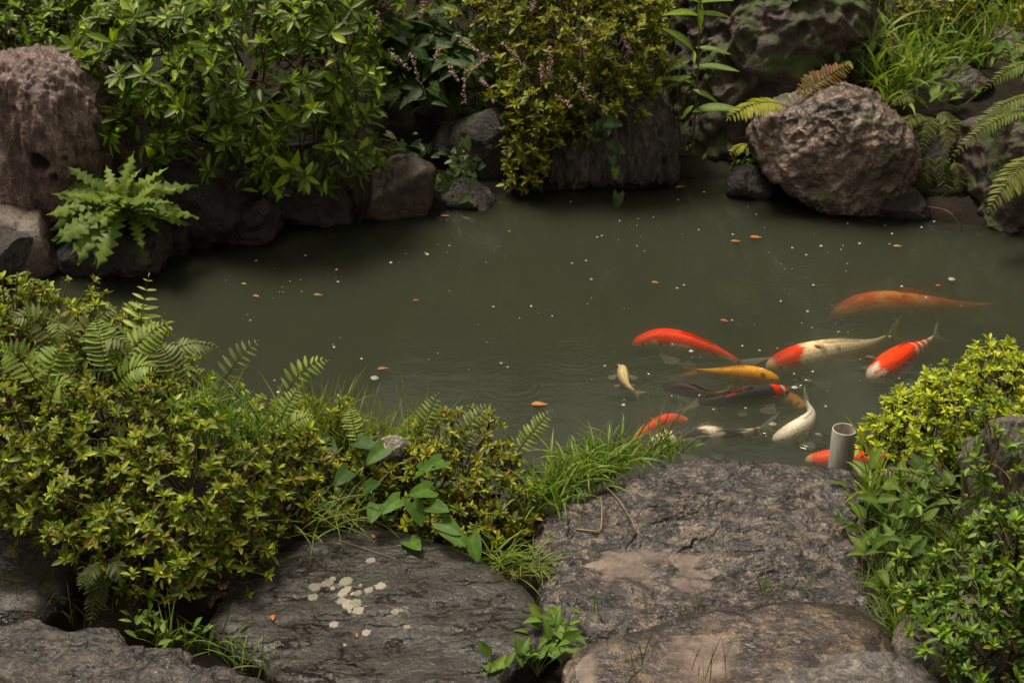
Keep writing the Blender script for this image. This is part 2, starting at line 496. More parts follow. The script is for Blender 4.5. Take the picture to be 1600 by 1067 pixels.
def axis(lo, hi, step, far_lo, far_hi):
    core = np.arange(lo, hi + 1e-6, step)
    def grow(s, e):
        o = []; d = step; p = s
        while abs(p - s) < abs(e - s):
            d *= 1.35; p = p + d * (1 if e > s else -1); o.append(p)
        return np.array(o)
    return np.concatenate([grow(lo, far_lo)[::-1], core, grow(hi, far_hi)])
gx = axis(-2.9, 2.9, .03, -260, 260); gy = axis(1.6, 8.2, .03, -120, 420)
GX, GY = np.meshgrid(gx, gy)
GZ = ground_z(GX.ravel(), GY.ravel())
gv = np.stack([GX.ravel(), GY.ravel(), GZ], -1)
nx = len(gx); i = (np.arange(len(gy) - 1)[:, None] * nx + np.arange(nx - 1)[None]).ravel()
gf = np.stack([i, i + 1, i + nx + 1, i + nx], -1)
put('ground', new_mesh('ground', gv, gf, M['soil']), kind='structure')

RIPPLES = []
for (px, py, r, w, a) in [(1265, 430, .10, .055, .0005), (1350, 556, .022, .010, .0022), (1255, 598, .026, .011, .0022), (1308, 504, .020, .010, .0018),
                          (1268, 688, .050, .014, .0022), (1185, 684, .030, .010, .0020), (897, 553, .09, .05, .00014), (515, 583, .07, .035, .0002),
                          (1008, 588, .03, .012, .0012), (800, 600, .10, .06, .00010), (1158, 505, .018, .009, .0016), (350, 470, .06, .04, .0003), (745, 640, .05, .03, .0003),
                          (865, 490, .02, .010, .0014), (660, 390, .10, .06, .0003)]:
    c = P(px, py, 0.0); RIPPLES.append((c[0], c[1], r, w, a))
M['water'] = water_material('murky_pond_water', RIPPLES, density=8.5, vcol=(.172, .191, .128), rough=.05)
wx0, wx1, wy0, wy1 = -4.6, 4.6, 2.9, 7.2
wv = [(wx0, wy0, 0), (wx1, wy0, 0), (wx1, wy1, 0), (wx0, wy1, 0), (wx0, wy0, -.9), (wx1, wy0, -.9), (wx1, wy1, -.9), (wx0, wy1, -.9)]
put('pond_water', new_mesh('pond_water', wv, [(0, 1, 2, 3), (7, 6, 5, 4), (4, 5, 1, 0), (5, 6, 2, 1), (6, 7, 3, 2), (7, 4, 0, 3)], M['water'], smooth=False), kind='structure')

# ------------------------------------------------------------------ rocks
M['rock_purple'] = rock_material('purple_brown_rock', (.070, .045, .043), (.22, .14, .127), (.44, .30, .26), 4.2, (2.6, 2.6, .5), (0, R(20), 0), light_at=.56, lsharp=.045, rough=(.32, .6), bump=1.2, stain_at=.66, wet=.3, flake=.35, fscale=9)
M['rock_knobbly'] = rock_material('knobbly_rock', (.034, .022, .020), (.105, .068, .060), (.36, .25, .18), 5.0, light_at=.575, lsharp=.045, rough=(.3, .6), bump=1.0, moss=.03, stain_at=.7, flake=.55, fscale=13, wet=.4)
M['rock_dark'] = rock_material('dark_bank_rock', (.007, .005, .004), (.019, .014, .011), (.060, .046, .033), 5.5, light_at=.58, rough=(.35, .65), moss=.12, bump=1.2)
M['rock_brown'] = rock_material('brown_rock', (.022, .014, .009), (.052, .032, .020), (.10, .062, .038), 4.0, light_at=.60, rough=(.35, .65), bump=.7)
M['rock_streaked'] = rock_material('streaked_grey_rock', (.022, .017, .016), (.065, .052, .046), (.20, .16, .14), 5.0, (2.2, 2.2, .5), light_at=.585, rough=(.28, .6), bump=.9)
M['rock_mossy'] = rock_material('mossy_rock', (.024, .016, .013), (.068, .046, .036), (.17, .12, .09), 3.6, light_at=.60, rough=(.4, .7), moss=.62, mosscol=(.055, .075, .018), bump=1.0)
M['rock_flat'] = rock_material('pale_flat_rock', (.06, .045, .036), (.14, .105, .085), (.25, .19, .14), 5.0, light_at=.60, rough=(.35, .65), bump=.6)
M['stone_wet'] = rock_material('wet_stepping_stone', (.011, .008, .009), (.036, .026, .028), (.22, .165, .125), 6.5, light_at=.585, lsharp=.03, rough=(.3, .6), speck=.6, white=.8, bump=.7, stain_at=.78, wet=.4, flake=.85, fscale=26, fissure=.8, gain=.9)
M['stone_pitted'] = rock_material('pitted_wet_stone', (.011, .008, .009), (.036, .026, .028), (.22, .165, .125), 6.5, light_at=.585, lsharp=.03, rough=(.3, .6), speck=.6, white=.8, bump=.7, stain_at=.78, wet=.35, flake=.85, fscale=26, fissure=.8, gain=.5)
M['stone_tan'] = rock_material('tan_stepping_stone', (.026, .018, .019), (.060, .041, .039), (.19, .128, .075), 3.4, light_at=.53, lsharp=.025, rough=(.2, .5), bump=.6, crack=.2, fissure=.7, gain=.85, stain_at=.75, wet=.4, flake=.45, fscale=60)
M['stone_smooth'] = rock_material('smooth_wet_stone', (.010, .007, .005), (.026, .018, .014), (.080, .055, .035), 4.2, light_at=.60, lsharp=.05, rough=(.25, .5), bump=.75, crack=.2, fissure=1.3, gain=.75, stain_at=.64, stain=(.014, .008, .003), wet=.38, flake=.5, fscale=60)
M['stone_grey'] = rock_material('grey_stone', (.05, .043, .043), (.105, .09, .088), (.26, .22, .18), 7.0, light_at=.60, rough=(.22, .5), bump=.7, white=.5, wet=.4, flake=.5, fscale=55)
M['stone_olive'] = rock_material('olive_upright_stone', (.055, .045, .038), (.13, .108, .088), (.24, .20, .155), 4.0, (1.8, 1.8, .5), light_at=.58, rough=(.4, .7), moss=.12, bump=.8)
M['stone_lichened'] = rock_material('lichen_white_stone', (.06, .05, .045), (.16, .13, .115), (.5, .45, .40), 8.0, light_at=.52, rough=(.5, .8), bump=.6)

_ico = {}
def ico(sub):
    if sub not in _ico:
        bm = bmesh.new(); bmesh.ops.create_icosphere(bm, subdivisions=sub, radius=1.0)
        v = np.array([q.co[:] for q in bm.verts]); f = np.array([[q.index for q in t.verts] for t in bm.faces]); bm.free()
        _ico[sub] = (v, f)
    return _ico[sub]

def vnormals(v, f):
    n = np.zeros_like(v)
    fn = np.cross(v[f[:, 1]] - v[f[:, 0]], v[f[:, 2]] - v[f[:, 0]])
    for k in range(f.shape[1]): np.add.at(n, f[:, k], fn)
    return unit(n)

BVH = {}
def keep_bvh(name, v, f):
    BVH[name] = BVHTree.FromPolygons([tuple(q) for q in v], [tuple(int(k) for k in q) for q in f])

def boulder(name, outline, Y, thick, mat, label, cat='rock', seed=0, sub=6, freq=5.0, amp=.09, rid=.05, knob=0.0, stretch=(1, 1, 1), boxy=.72, group=None, key=None, lean=0.0, facets=11, pits=()):
    pts = np.array([Q(x, y, Y) for x, y in outline]); c = pts.mean(0)
    rel = pts[:, [0, 2]] - c[[0, 2]]
    th = np.arctan2(rel[:, 1], rel[:, 0]); rr = np.hypot(rel[:, 0], rel[:, 1])
    o = np.argsort(th); th, rr = th[o], rr[o]
    tt = np.concatenate([th - 2 * math.pi, th, th + 2 * math.pi]); r3 = np.concatenate([rr] * 3)
    d, f = ico(sub)
    a = np.arctan2(d[:, 2], d[:, 0]); rad = np.interp(a, tt, r3)
    cph = np.clip(np.hypot(d[:, 0], d[:, 2]), 0, 1) ** boxy
    sph = np.sign(d[:, 1]) * np.abs(d[:, 1]) ** boxy
    v = c + np.stack([cph * rad * np.cos(a), sph * thick + lean * cph * rad * np.sin(a), cph * rad * np.sin(a)], -1)
    size = float(rr.mean())
    fr_ = np.random.default_rng(seed + 100)
    for _ in range(facets):
        nk = unit(fr_.normal(size=3) * [1, 1, .8]); pr_ = (v - c) @ nk; dk = pr_.max() * fr_.uniform(.62, .86)
        v = v - nk * (np.clip(pr_ - dk, 0, None) * .9)[:, None]
    n = vnormals(v, f)
    s = np.array(stretch)
    q = v * s * freq + seed * 7.3
    h = amp * size * fbm(q * .8, 4) + rid * size * (ridged(q * 1.7 + 4, 4) - .6)
    if knob: h = h + knob * size * (1 - np.abs(fbm(q * 3.1 + 2, 3)) * 2.2)
    v = v + n * h[:, None]
    for (px, py, r_, dp) in pits:
        pp = Q(px, py, Y); w = np.exp(-(((v[:, 0] - pp[0]) ** 2 + (v[:, 2] - pp[2]) ** 2) / r_ ** 2) ** 3) * (v[:, 1] < Y)
        v[:, 1] += dp * w
    if key: keep_bvh(key, v, f)
    return solo(name, new_mesh(name, v, f, M[mat]), label, cat, group)

# far bank
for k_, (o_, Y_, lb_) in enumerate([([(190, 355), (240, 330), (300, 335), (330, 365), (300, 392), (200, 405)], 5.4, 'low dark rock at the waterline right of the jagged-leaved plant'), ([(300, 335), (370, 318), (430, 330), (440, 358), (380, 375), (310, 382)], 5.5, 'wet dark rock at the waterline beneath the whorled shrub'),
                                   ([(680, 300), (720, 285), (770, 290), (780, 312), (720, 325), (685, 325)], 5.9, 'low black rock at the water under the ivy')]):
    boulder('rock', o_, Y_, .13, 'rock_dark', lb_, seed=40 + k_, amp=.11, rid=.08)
boulder('boulder', [(-80, 75), (0, 72), (80, 76), (135, 92), (168, 135), (184, 215), (180, 275), (150, 318), (118, 345), (70, 356), (0, 345), (-80, 340), (-90, 200)], 5.6, .36, 'rock_purple',
        'big purple-brown streaked boulder with a round hole under the leafy shrub', seed=1, sub=7, freq=4.2, amp=.09, rid=.045, stretch=(1.9, 1.9, .6), key='boulder_left', facets=9, boxy=.6, knob=.018, pits=[(102, 208, .038, .09), (124, 230, .016, .03), (138, 204, .013, .025)])
boulder('rock', [(-40, 340), (40, 335), (90, 350), (112, 385), (100, 418), (40, 432), (-40, 425)], 5.2, .16, 'rock_flat', 'smooth flat grey rock at the foot of the purple boulder', seed=2, amp=.05, rid=.02)
boulder('rock', [(-30, 375), (20, 366), (50, 372), (50, 400), (30, 425), (-20, 435)], 5.06, .10, 'rock_streaked', 'small rough grey rock lying in front of the flat grey rock', seed=3)
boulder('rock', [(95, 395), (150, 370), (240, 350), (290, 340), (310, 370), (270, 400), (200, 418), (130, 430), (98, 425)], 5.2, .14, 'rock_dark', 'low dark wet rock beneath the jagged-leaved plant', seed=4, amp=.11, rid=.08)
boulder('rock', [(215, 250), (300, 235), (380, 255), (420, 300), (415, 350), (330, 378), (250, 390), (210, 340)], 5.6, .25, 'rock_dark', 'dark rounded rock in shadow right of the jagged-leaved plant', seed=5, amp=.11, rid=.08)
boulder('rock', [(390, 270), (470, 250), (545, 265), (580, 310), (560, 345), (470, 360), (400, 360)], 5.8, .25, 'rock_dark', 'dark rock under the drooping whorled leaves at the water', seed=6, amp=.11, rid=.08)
boulder('rock', [(548, 310), (590, 272), (640, 250), (675, 262), (692, 300), (690, 330), (620, 345), (560, 348)], 5.8, .16, 'rock_brown', 'brown angular rock at the waterline beside the ivy', seed=7, amp=.06, rid=.03, boxy=.6)
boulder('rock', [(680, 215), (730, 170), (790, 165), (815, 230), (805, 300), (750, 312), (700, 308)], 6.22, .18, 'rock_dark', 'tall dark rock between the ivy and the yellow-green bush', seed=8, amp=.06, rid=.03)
boulder('rock', [(845, 250), (880, 185), (950, 140), (1010, 135), (1040, 180), (1048, 280), (1000, 305), (900, 305), (850, 300)], 6.25, .24, 'rock_streaked', 'grey rock with pale vertical streaks under the yellow-green bush', seed=9, amp=.06, rid=.08, stretch=(2.4, 2.4, .5), sub=7, facets=4)
boulder('boulder', [(1020, 60), (1060, -60), (1180, -100), (1340, -70), (1400, 40), (1380, 140), (1320, 230), (1230, 275), (1100, 275), (1040, 240), (1020, 150)], 6.75, .45, 'rock_mossy',
        'huge dark boulder patched with green moss behind the knobbly rock', seed=10, sub=7, amp=.10, rid=.07, boxy=.6)
boulder('boulder', [(1178, 225), (1195, 190), (1245, 165), (1300, 140), (1345, 150), (1400, 190), (1425, 235), (1415, 275), (1380, 305), (1320, 322), (1260, 300), (1215, 270), (1185, 250)], 5.95, .28, 'rock_knobbly',
        'knobbly purple-brown boulder overhanging the water', seed=11, sub=7, freq=4.0, amp=.06, rid=.05, knob=.045, key='boulder_knob', facets=3, boxy=.6)
boulder('rock', [(1135, 280), (1170, 262), (1205, 270), (1215, 300), (1180, 318), (1140, 312)], 6.0, .10, 'rock_dark', 'small dark rock at the water below the knobbly boulder', seed=12)
boulder('rock', [(1355, 318), (1390, 300), (1440, 308), (1452, 332), (1420, 350), (1365, 345)], 5.75, .10, 'rock_dark', 'low dark rock in the water right of the knobbly boulder', seed=13, amp=.1, rid=.06)
boulder('rock', [(1405, 215), (1460, 200), (1520, 215), (1530, 290), (1500, 345), (1430, 345), (1400, 300)], 6.1, .22, 'rock_dark', 'dark rock behind the hanging fern fronds', seed=14)
boulder('boulder', [(1505, 240), (1530, 200), (1600, 185), (1690, 200), (1720, 300), (1690, 390), (1600, 385), (1530, 345), (1508, 300)], 5.75, .30, 'rock_mossy', 'dark mossy boulder on the bank beside the big fern leaf', seed=15, amp=.11, rid=.08)
boulder('rock', [(1420, 130), (1480, 105), (1550, 112), (1570, 150), (1520, 185), (1440, 180)], 6.65, .2, 'rock_flat', 'flat pinkish rock among the grass above the ferns', seed=16, amp=.05)
boulder('rock', [(1522, 55), (1560, 42), (1600, 50), (1605, 100), (1570, 115), (1528, 100)], 7.0, .12, 'rock_flat', 'squarish pale stone block standing at the top of the grassy bank', seed=17, boxy=.45, amp=.04)
boulder('rock', [(1460, -30), (1540, -60), (1640, -40), (1650, 30), (1560, 45), (1470, 30)], 7.5, .3, 'rock_dark', 'dark rock above the pale stone block', seed=18)

def flatstone(name, outline, ztop, mat, label, seed=0, nr=90, na=220, zbot=-.05, roll=.03, freq=7, amp=.012, rid=.006, terr=0.0, crack=0.0, cfreq=1.0, cw=1.0, edge_stain=0.0, tilt=(0, 0), bowls=(), key=None, cat='stone', pw=9, flare=.03):
    pts = np.array([P(x, y, ztop)[:2] for x, y in outline]); c = pts.mean(0)
    rel = pts - c; th = np.arctan2(rel[:, 1], rel[:, 0]); rr = np.hypot(rel[:, 0], rel[:, 1])
    o = np.argsort(th); th, rr = th[o], rr[o]
    tt = np.concatenate([th - 2 * math.pi, th, th + 2 * math.pi]); r3 = np.concatenate([rr] * 3)
    a = np.linspace(-math.pi, math.pi, na, endpoint=False)
    ra = np.interp(a, tt, r3)
    k = np.array([1, 2, 3, 2, 1]) / 9.0
    ra = sum(w * np.roll(ra, s) for w, s in zip(k, range(-2, 3)))
    ra = ra * (1 + .045 * fbm(np.stack([np.cos(a) * 3.2, np.sin(a) * 3.2, 0 * a + seed], -1), 5, .6))
    sv = np.linspace(0.004, 1, nr) ** .8
    V = []
    for s in sv:
        V.append(np.stack([c[0] + s * ra * np.cos(a), c[1] + s * ra * np.sin(a), np.full(na, ztop - roll * s ** pw)], -1))
    depth = ztop - roll - zbot
    for t in (.12, .28, .5, .75, 1.0):
        e = 1 + flare * t
        V.append(np.stack([c[0] + e * ra * np.cos(a), c[1] + e * ra * np.sin(a), np.full(na, ztop - roll - depth * t)], -1))
    m = len(V); v = np.concatenate(V)
    i = (np.arange(m - 1)[:, None] * na); j = np.arange(na)[None]; kx = (j + 1) % na
    f = np.stack([i + j, i + kx, i + na + kx, i + na + j], -1).reshape(-1, 4)
    n = -vnormals(v, f); 
    if n[na * 10:na * 20, 2].mean() < 0: n = -n; 
    q = v * freq + seed * 5.1
    h = amp * fbm(q * .5, 3) + rid * (ridged(q * 1.1, 4) - .5)
    if terr:
        t0 = fbm(q * np.array([1.0, 1.5, 1]) * .9 + 3, 4) * 4.0
        fl = np.floor(t0); fr = t0 - fl
        h = h + terr * (fl + np.clip((fr - .6) * 2.5, 0, 1)) * .5
        h = h + terr * .25 * fbm(q * 4, 3)
    if crack:
        wq = q * cfreq + .35 * np.stack([fbm(q * .9 + 31, 3), fbm(q * .9 + 57, 3), 0 * q[:, 0]], -1)
        for sc_, dp_, wd_ in ((.45, 1.0, .030), (1.05, .55, .055), (2.3, .32, .09)):
            m_ = np.clip(fbm(wq * sc_ * .8 + 77, 2) * 2 + .35, 0, 1)
            h = h - crack * dp_ * np.exp(-(noise3(wq * sc_ + 5) / (wd_ * cw)) ** 2) * m_
    top = np.clip(n[:, 2], 0, 1)
    v = v + n * (h * (.35 + .65 * top))[:, None]
    for (px, py, rx, ry, dp) in bowls:
        b = P(px, py, ztop)
        w = np.exp(-(((v[:, 0] - b[0]) / rx) ** 2 + ((v[:, 1] - b[1]) / ry) ** 2) ** 1.5)
        v[:, 2] -= dp * w * top + (w * top) * .65 * (v[:, 2] - ztop) * 0
    v[:, 2] += (v[:, 0] - c[0]) * tilt[0] + (v[:, 1] - c[1]) * tilt[1]
    v = np.vstack([v, [[c[0], c[1], v[:na, 2].mean()]]]); ctr = len(v) - 1
    cap = np.array([[ctr, k2, (k2 + 1) % na, (k2 + 1) % na] for k2 in range(na)])
    faces = [tuple(x) for x in f] + [(ctr, k2, (k2 + 1) % na) for k2 in range(na)]
    me = new_mesh(name, v, faces, M[mat])
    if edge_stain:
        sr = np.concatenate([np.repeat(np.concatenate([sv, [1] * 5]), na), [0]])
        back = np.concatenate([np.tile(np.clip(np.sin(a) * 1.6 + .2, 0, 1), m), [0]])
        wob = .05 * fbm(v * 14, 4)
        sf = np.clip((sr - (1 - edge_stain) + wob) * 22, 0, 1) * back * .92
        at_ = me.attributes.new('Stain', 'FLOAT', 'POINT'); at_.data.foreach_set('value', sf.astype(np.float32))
    bm = bmesh.new(); bm.from_mesh(me); bmesh.ops.recalc_face_normals(bm, faces=bm.faces)
    up = sum(x.normal.z for x in bm.faces if x.calc_center_median().z > ztop - roll * .5)
    if up < 0: bmesh.ops.reverse_faces(bm, faces=bm.faces)
    bm.to_mesh(me); bm.free()
    if key: keep_bvh(key, v, faces)
    return solo(name, me, label, cat)

def drop(key, x, y, z=3.0):
    h = BVH[key].ray_cast(Vector((x, y, z)), Vector((0, 0, -1)))
    return (None, None) if h[0] is None else (np.array(h[0]), np.array(h[1]))
def land(px, py, key):
    d = ray(px, py); h = BVH[key].ray_cast(Vector(CAM), Vector(unit(d)))
    return None if h[0] is None else np.array(h[0])

S13 = [(832, 818), (870, 788), (930, 757), (985, 722), (1060, 706), (1130, 699), (1200, 703), (1270, 708), (1330, 719), (1350, 752), (1352, 820), (1368, 880),
       (1380, 960), (1280, 985), (1100, 1010), (900, 1010), (860, 950), (842, 880)]
flatstone('stepping_stone', S13, .20, 'stone_wet', 'broad rough wet stepping stone with a shallow puddle by the grey pipe', seed=1, nr=230, na=620, freq=9, amp=.014, rid=.003, terr=.007, crack=.013, cw=.5,
          bowls=[(1045, 872, .15, .13, .018), (1010, 850, .07, .05, .006), (1230, 905, .12, .05, .006)], key='s13', roll=.045, pw=7, flare=.06)
S14 = [(895, 1000), (1010, 972), (1160, 947), (1260, 927), (1340, 931), (1392, 968), (1400, 1010), (1380, 1060), (1300, 1110), (1150, 1140), (900, 1140), (885, 1060)]
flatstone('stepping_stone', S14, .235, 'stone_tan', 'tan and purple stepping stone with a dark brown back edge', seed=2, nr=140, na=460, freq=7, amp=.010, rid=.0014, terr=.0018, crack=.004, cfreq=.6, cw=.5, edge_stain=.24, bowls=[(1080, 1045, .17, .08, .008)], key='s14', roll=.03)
S15 = [(330, 965), (375, 890), (450, 850), (540, 818), (660, 842), (740, 872), (805, 910), (862, 985), (810, 1030), (748, 1075), (640, 1085), (500, 1062), (400, 1015)]
flatstone('stepping_stone', S15, .19, 'stone_smooth', 'dark smooth wet stepping stone dotted with pale round lichens', seed=3, nr=170, na=460, freq=6, amp=.011, rid=.0015, terr=.0022, crack=.002, cfreq=.55, cw=.5, key='s15', roll=.022, pw=14, tilt=(.02, .03))
S16 = [(-120, 1000), (0, 968), (100, 975), (200, 1000), (300, 1030), (425, 1068), (460, 1130), (300, 1190), (-120, 1190)]
flatstone('stepping_stone', S16, .30, 'stone_pitted', 'pitted wet stone holding a dark puddle below the hedge', seed=4, nr=160, na=420, freq=10, amp=.012, rid=.005, terr=.008, crack=.010, cw=.55, bowls=[(40, 1050, .10, .06, .012)], key='s16', roll=.02)
S17 = [(1170, 1075), (1270, 1035), (1380, 1012), (1440, 1022), (1480, 1060), (1470, 1130), (1180, 1130)]
flatstone('stepping_stone', S17, .27, 'stone_grey', 'grey stone slab with pale flecks under the glossy green shrub', seed=5, nr=90, na=260, crack=.005, terr=.004, key='s17')
flatstone('stone', [(1398, 985), (1425, 948), (1480, 925), (1550, 930), (1580, 980), (1540, 1030), (1440, 1025)], .24, 'stone_flat' if 'stone_flat' in M else 'stone_olive', 'small tan stone between the weeds and the glossy green shrub', seed=6, nr=60, na=160, key='s19')
flatstone('stone', [(-80, 790), (0, 775), (60, 790), (108, 835), (116, 890), (60, 945), (-80, 960)], .22, 'stone_smooth', 'dark stone in shadow at the left foot of the hedge', seed=7, nr=60, na=160, amp=.02, roll=.06)
boulder('standing_stone', [(1532, 645), (1560, 626), (1640, 615), (1720, 660), (1720, 900), (1600, 930), (1510, 890), (1512, 800), (1524, 720)], 2.95, .16, 'stone_olive', 'upright olive-brown stone behind the leafy branches', 'stone', seed=19, amp=.05, rid=.04, stretch=(2, 2, .5), boxy=.66, sub=7, facets=14)
boulder('rock', [(590, 702), (602, 690), (626, 688), (638, 700), (632, 716), (595, 718)], 3.30, .035, 'stone_lichened', 'white crusted rock half hidden in the low hedge', seed=20, amp=.16, rid=.12)

# ------------------------------------------------------------------ puddles on the stones
def puddle_material(name, silt_sheen):
    m, nt, nd, lk, out = nodes_of(name)
    fr = N(nt, 'ShaderNodeFresnel'); fr.inputs['IOR'].default_value = 1.33
    gl = N(nt, 'ShaderNodeBsdfGlossy'); gl.inputs['Roughness'].default_value = .02
    tr = N(nt, 'ShaderNodeBsdfTransparent'); df = N(nt, 'ShaderNodeBsdfDiffuse'); g_ = N(nt, 'ShaderNodeNewGeometry'); lk.new(ramp(nt, noise_tex(nt, g_.outputs['Position'], 18, 7, .65), [(.3, (.20, .15, .125)), (.7, (.36, .275, .235))]), df.inputs[0])  # pale diffuse mud colour doubles as painted-in sky reflection
    m1 = N(nt, 'ShaderNodeMixShader'); da = N(nt, 'ShaderNodeAttribute', attribute_name='Depth'); lk.new(mth(nt, 'MULTIPLY', mth(nt, 'MULTIPLY', da.outputs['Fac'], silt_sheen), ramp(nt, noise_tex(nt, g_.outputs['Position'], 9, 6, .65), [(.32, (.45, .45, .45)), (.62, (1.25, 1.25, 1.25))])), m1.inputs[0]); lk.new(tr.outputs[0], m1.inputs[1]); lk.new(df.outputs[0], m1.inputs[2])
    m2 = N(nt, 'ShaderNodeMixShader'); lk.new(fr.outputs[0], m2.inputs[0]); lk.new(m1.outputs[0], m2.inputs[1]); lk.new(gl.outputs[0], m2.inputs[2])
    lk.new(m2.outputs[0], out.inputs[0])
    return m
M['puddle'] = puddle_material('silt_and_sheen_puddle_water', .62)
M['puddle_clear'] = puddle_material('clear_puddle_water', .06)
def puddle(name, px, py, rx, ry, z, label, mat='puddle', key='s13'):
    """a level sheet of rain water; the silt it carries, pale to imitate sky reflection, grows with its depth over the stone"""
    c = P(px, py, z); n = 90; V = []; D = []
    for yy in np.linspace(-1, 1, n):
        for xx in np.linspace(-1, 1, n):
            x, y = c[0] + rx * xx, c[1] + ry * yy
            h, _ = drop(key, x, y); V.append((x, y, z)); D.append(-1.0 if h is None or xx * xx + yy * yy > 1 else z - h[2])
    D = np.array(D); F = []
    for a in range(n - 1):
        for b in range(n - 1):
            q = (a * n + b, a * n + b + 1, (a + 1) * n + b + 1, (a + 1) * n + b)
            if min(D[k] for k in q) > -.004 and max(D[k] for k in q) > -.001: F.append(q)
    used = sorted({k for q in F for k in q}); m = {k: t for t, k in enumerate(used)}
    me = new_mesh(name, np.array(V)[used], [tuple(m[k] for k in q) for q in F], M[mat])
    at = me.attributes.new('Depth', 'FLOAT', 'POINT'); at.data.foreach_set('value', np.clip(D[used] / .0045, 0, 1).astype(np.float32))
    return solo(name, me, label, 'puddle', kind='thing')
def level(key, px, py, z, q=.5, r=.05):
    c = P(px, py, z); zs = []
    for dx in np.linspace(-r, r, 7):
        for dy in np.linspace(-r, r, 7):
            h, _ = drop(key, c[0] + dx, c[1] + dy)
            if h is not None: zs.append(h[2])
    return float(np.quantile(zs, q)) if zs else z
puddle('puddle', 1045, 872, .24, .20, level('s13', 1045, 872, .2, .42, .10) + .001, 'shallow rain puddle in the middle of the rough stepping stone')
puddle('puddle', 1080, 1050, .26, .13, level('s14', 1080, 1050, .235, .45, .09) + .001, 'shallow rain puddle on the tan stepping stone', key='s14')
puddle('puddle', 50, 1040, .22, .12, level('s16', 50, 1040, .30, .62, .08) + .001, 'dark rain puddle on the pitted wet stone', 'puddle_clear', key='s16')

# ------------------------------------------------------------------ lichens on the dark stone
M['lichen'] = vcol_material('pale_lichen', .85, .2, .8, 160)
S15o = [o for o in bpy.data.objects if 'dotted with pale' in o.get('label', '')][0]
for k, (px, py, w) in enumerate([(492, 917, 22), (512, 911, 20), (520, 904, 13), (541, 908, 24), (541, 921, 19), (520, 919, 10), (535, 927, 18), (560, 926, 14), (551, 927, 9), (576, 922, 17), (594, 915, 20),
                                 (489, 933, 19), (534, 938, 20), (545, 944, 26), (556, 942, 22), (559, 954, 20), (547, 955, 8), (522, 975, 17), (573, 988, 15), (618, 955, 15), (627, 953, 8), (636, 979, 13), (579, 875, 16), (539, 1007, 7), (563, 914, 7)]):
    c = land(px, py, 's15')
    if c is None: continue
    r = w / 2 / ppm(c) * .95
    na, V = 26, []
    a = np.linspace(0, 2 * math.pi, na, endpoint=False)
    wob = 1 + .38 * fbm(np.stack([np.cos(a) * 3.2, np.sin(a) * 3.2, 0 * a + k * 3.3], -1), 5, .7)
    for s in (1.0, .82, .5, .15):
        for t, q in zip(a, wob):
            x, y = c[0] + s * r * q * math.cos(t), c[1] + s * r * q * math.sin(t)
            h, _ = drop('s15', x, y); z = h[2] if h is not None else c[2]
            V.append((x, y, z + (-.001 if s == 1.0 else .0009 + .0006 * random.random())))
    F = [(i * na + j, i * na + (j + 1) % na, (i + 1) * na + (j + 1) % na, (i + 1) * na + j) for i in range(3) for j in range(na)]
    F.append(tuple(3 * na + j for j in range(na)))
    o = put('lichen', new_mesh('lichen', V, F, M['lichen'], np.tile(np.array([.33, .30, .235]) * random.uniform(.6, 1.1), (len(V), 1))), S15o)
# ------------------------------------------------------------------ leaves
def leaf_t(shape, nseg=4, fold=.18, curl=.15, cols=3, wid=.2, teeth=0, wave=0.0, seed=0):
    t = np.linspace(0, 1, nseg + 1)
    if shape == 'lance': w = wid * np.sin(math.pi * np.clip(t, 0, 1) ** .85) ** .8
    elif shape == 'obovate': w = wid * np.sin(math.pi * t ** 1.25) ** .75
    elif shape == 'ovate': w = wid * np.sin(math.pi * t ** .62) ** .85
    elif shape == 'heart': w = wid * np.clip(1 - t, 0, 1) ** .72 * (1 + .35 * t) * np.minimum(1, .62 + 2.6 * t)
    elif shape == 'lobed': w = wid * (.28 + .95 * np.sin(math.pi * t ** 1.35)) * np.where(np.arange(nseg + 1) % 2 == 0, 1.0, .38)
    w = np.maximum(w, .004)
    if shape != 'heart': w[0] = max(.02, w[0] * .3)
    w[-1] = .004
    if teeth:
        w = w * np.where(np.arange(nseg + 1) % 2 == 0, 1.0, 1 - teeth)
    ys = np.linspace(-1, 1, cols)
    r = np.random.default_rng(seed)
    V = []
    for a, b in zip(t, w):
        for y in ys:
            x = a
            if shape == 'heart': x = a - .30 * abs(y) ** 1.3 * (1 - a) ** 3
            if shape == 'lobed': x = a - .05 * abs(y)
            V.append((x, y * b, fold * abs(y) * b * 2 - curl * a * a + wave * math.sin(a * 9 + y * 2 + seed) * abs(y)))
    V = np.array(V)
    n = cols
    i = np.arange(nseg)[:, None] * n + np.arange(cols - 1)[None]; i = i.ravel()
    F = np.stack([i, i + n, i + n + 1, i + 1], -1)
    mid = np.tile(np.where(np.abs(ys) < .01, 1.28, 1.0 - .06 * np.abs(ys)), nseg + 1)
    return V, F, mid

def frame(d, n):
    d = unit(d); n = np.asarray(n, float); n = unit(n - (n * d).sum(-1, keepdims=True) * d); s = np.cross(n, d)
    return np.stack([d, s, n], -1)

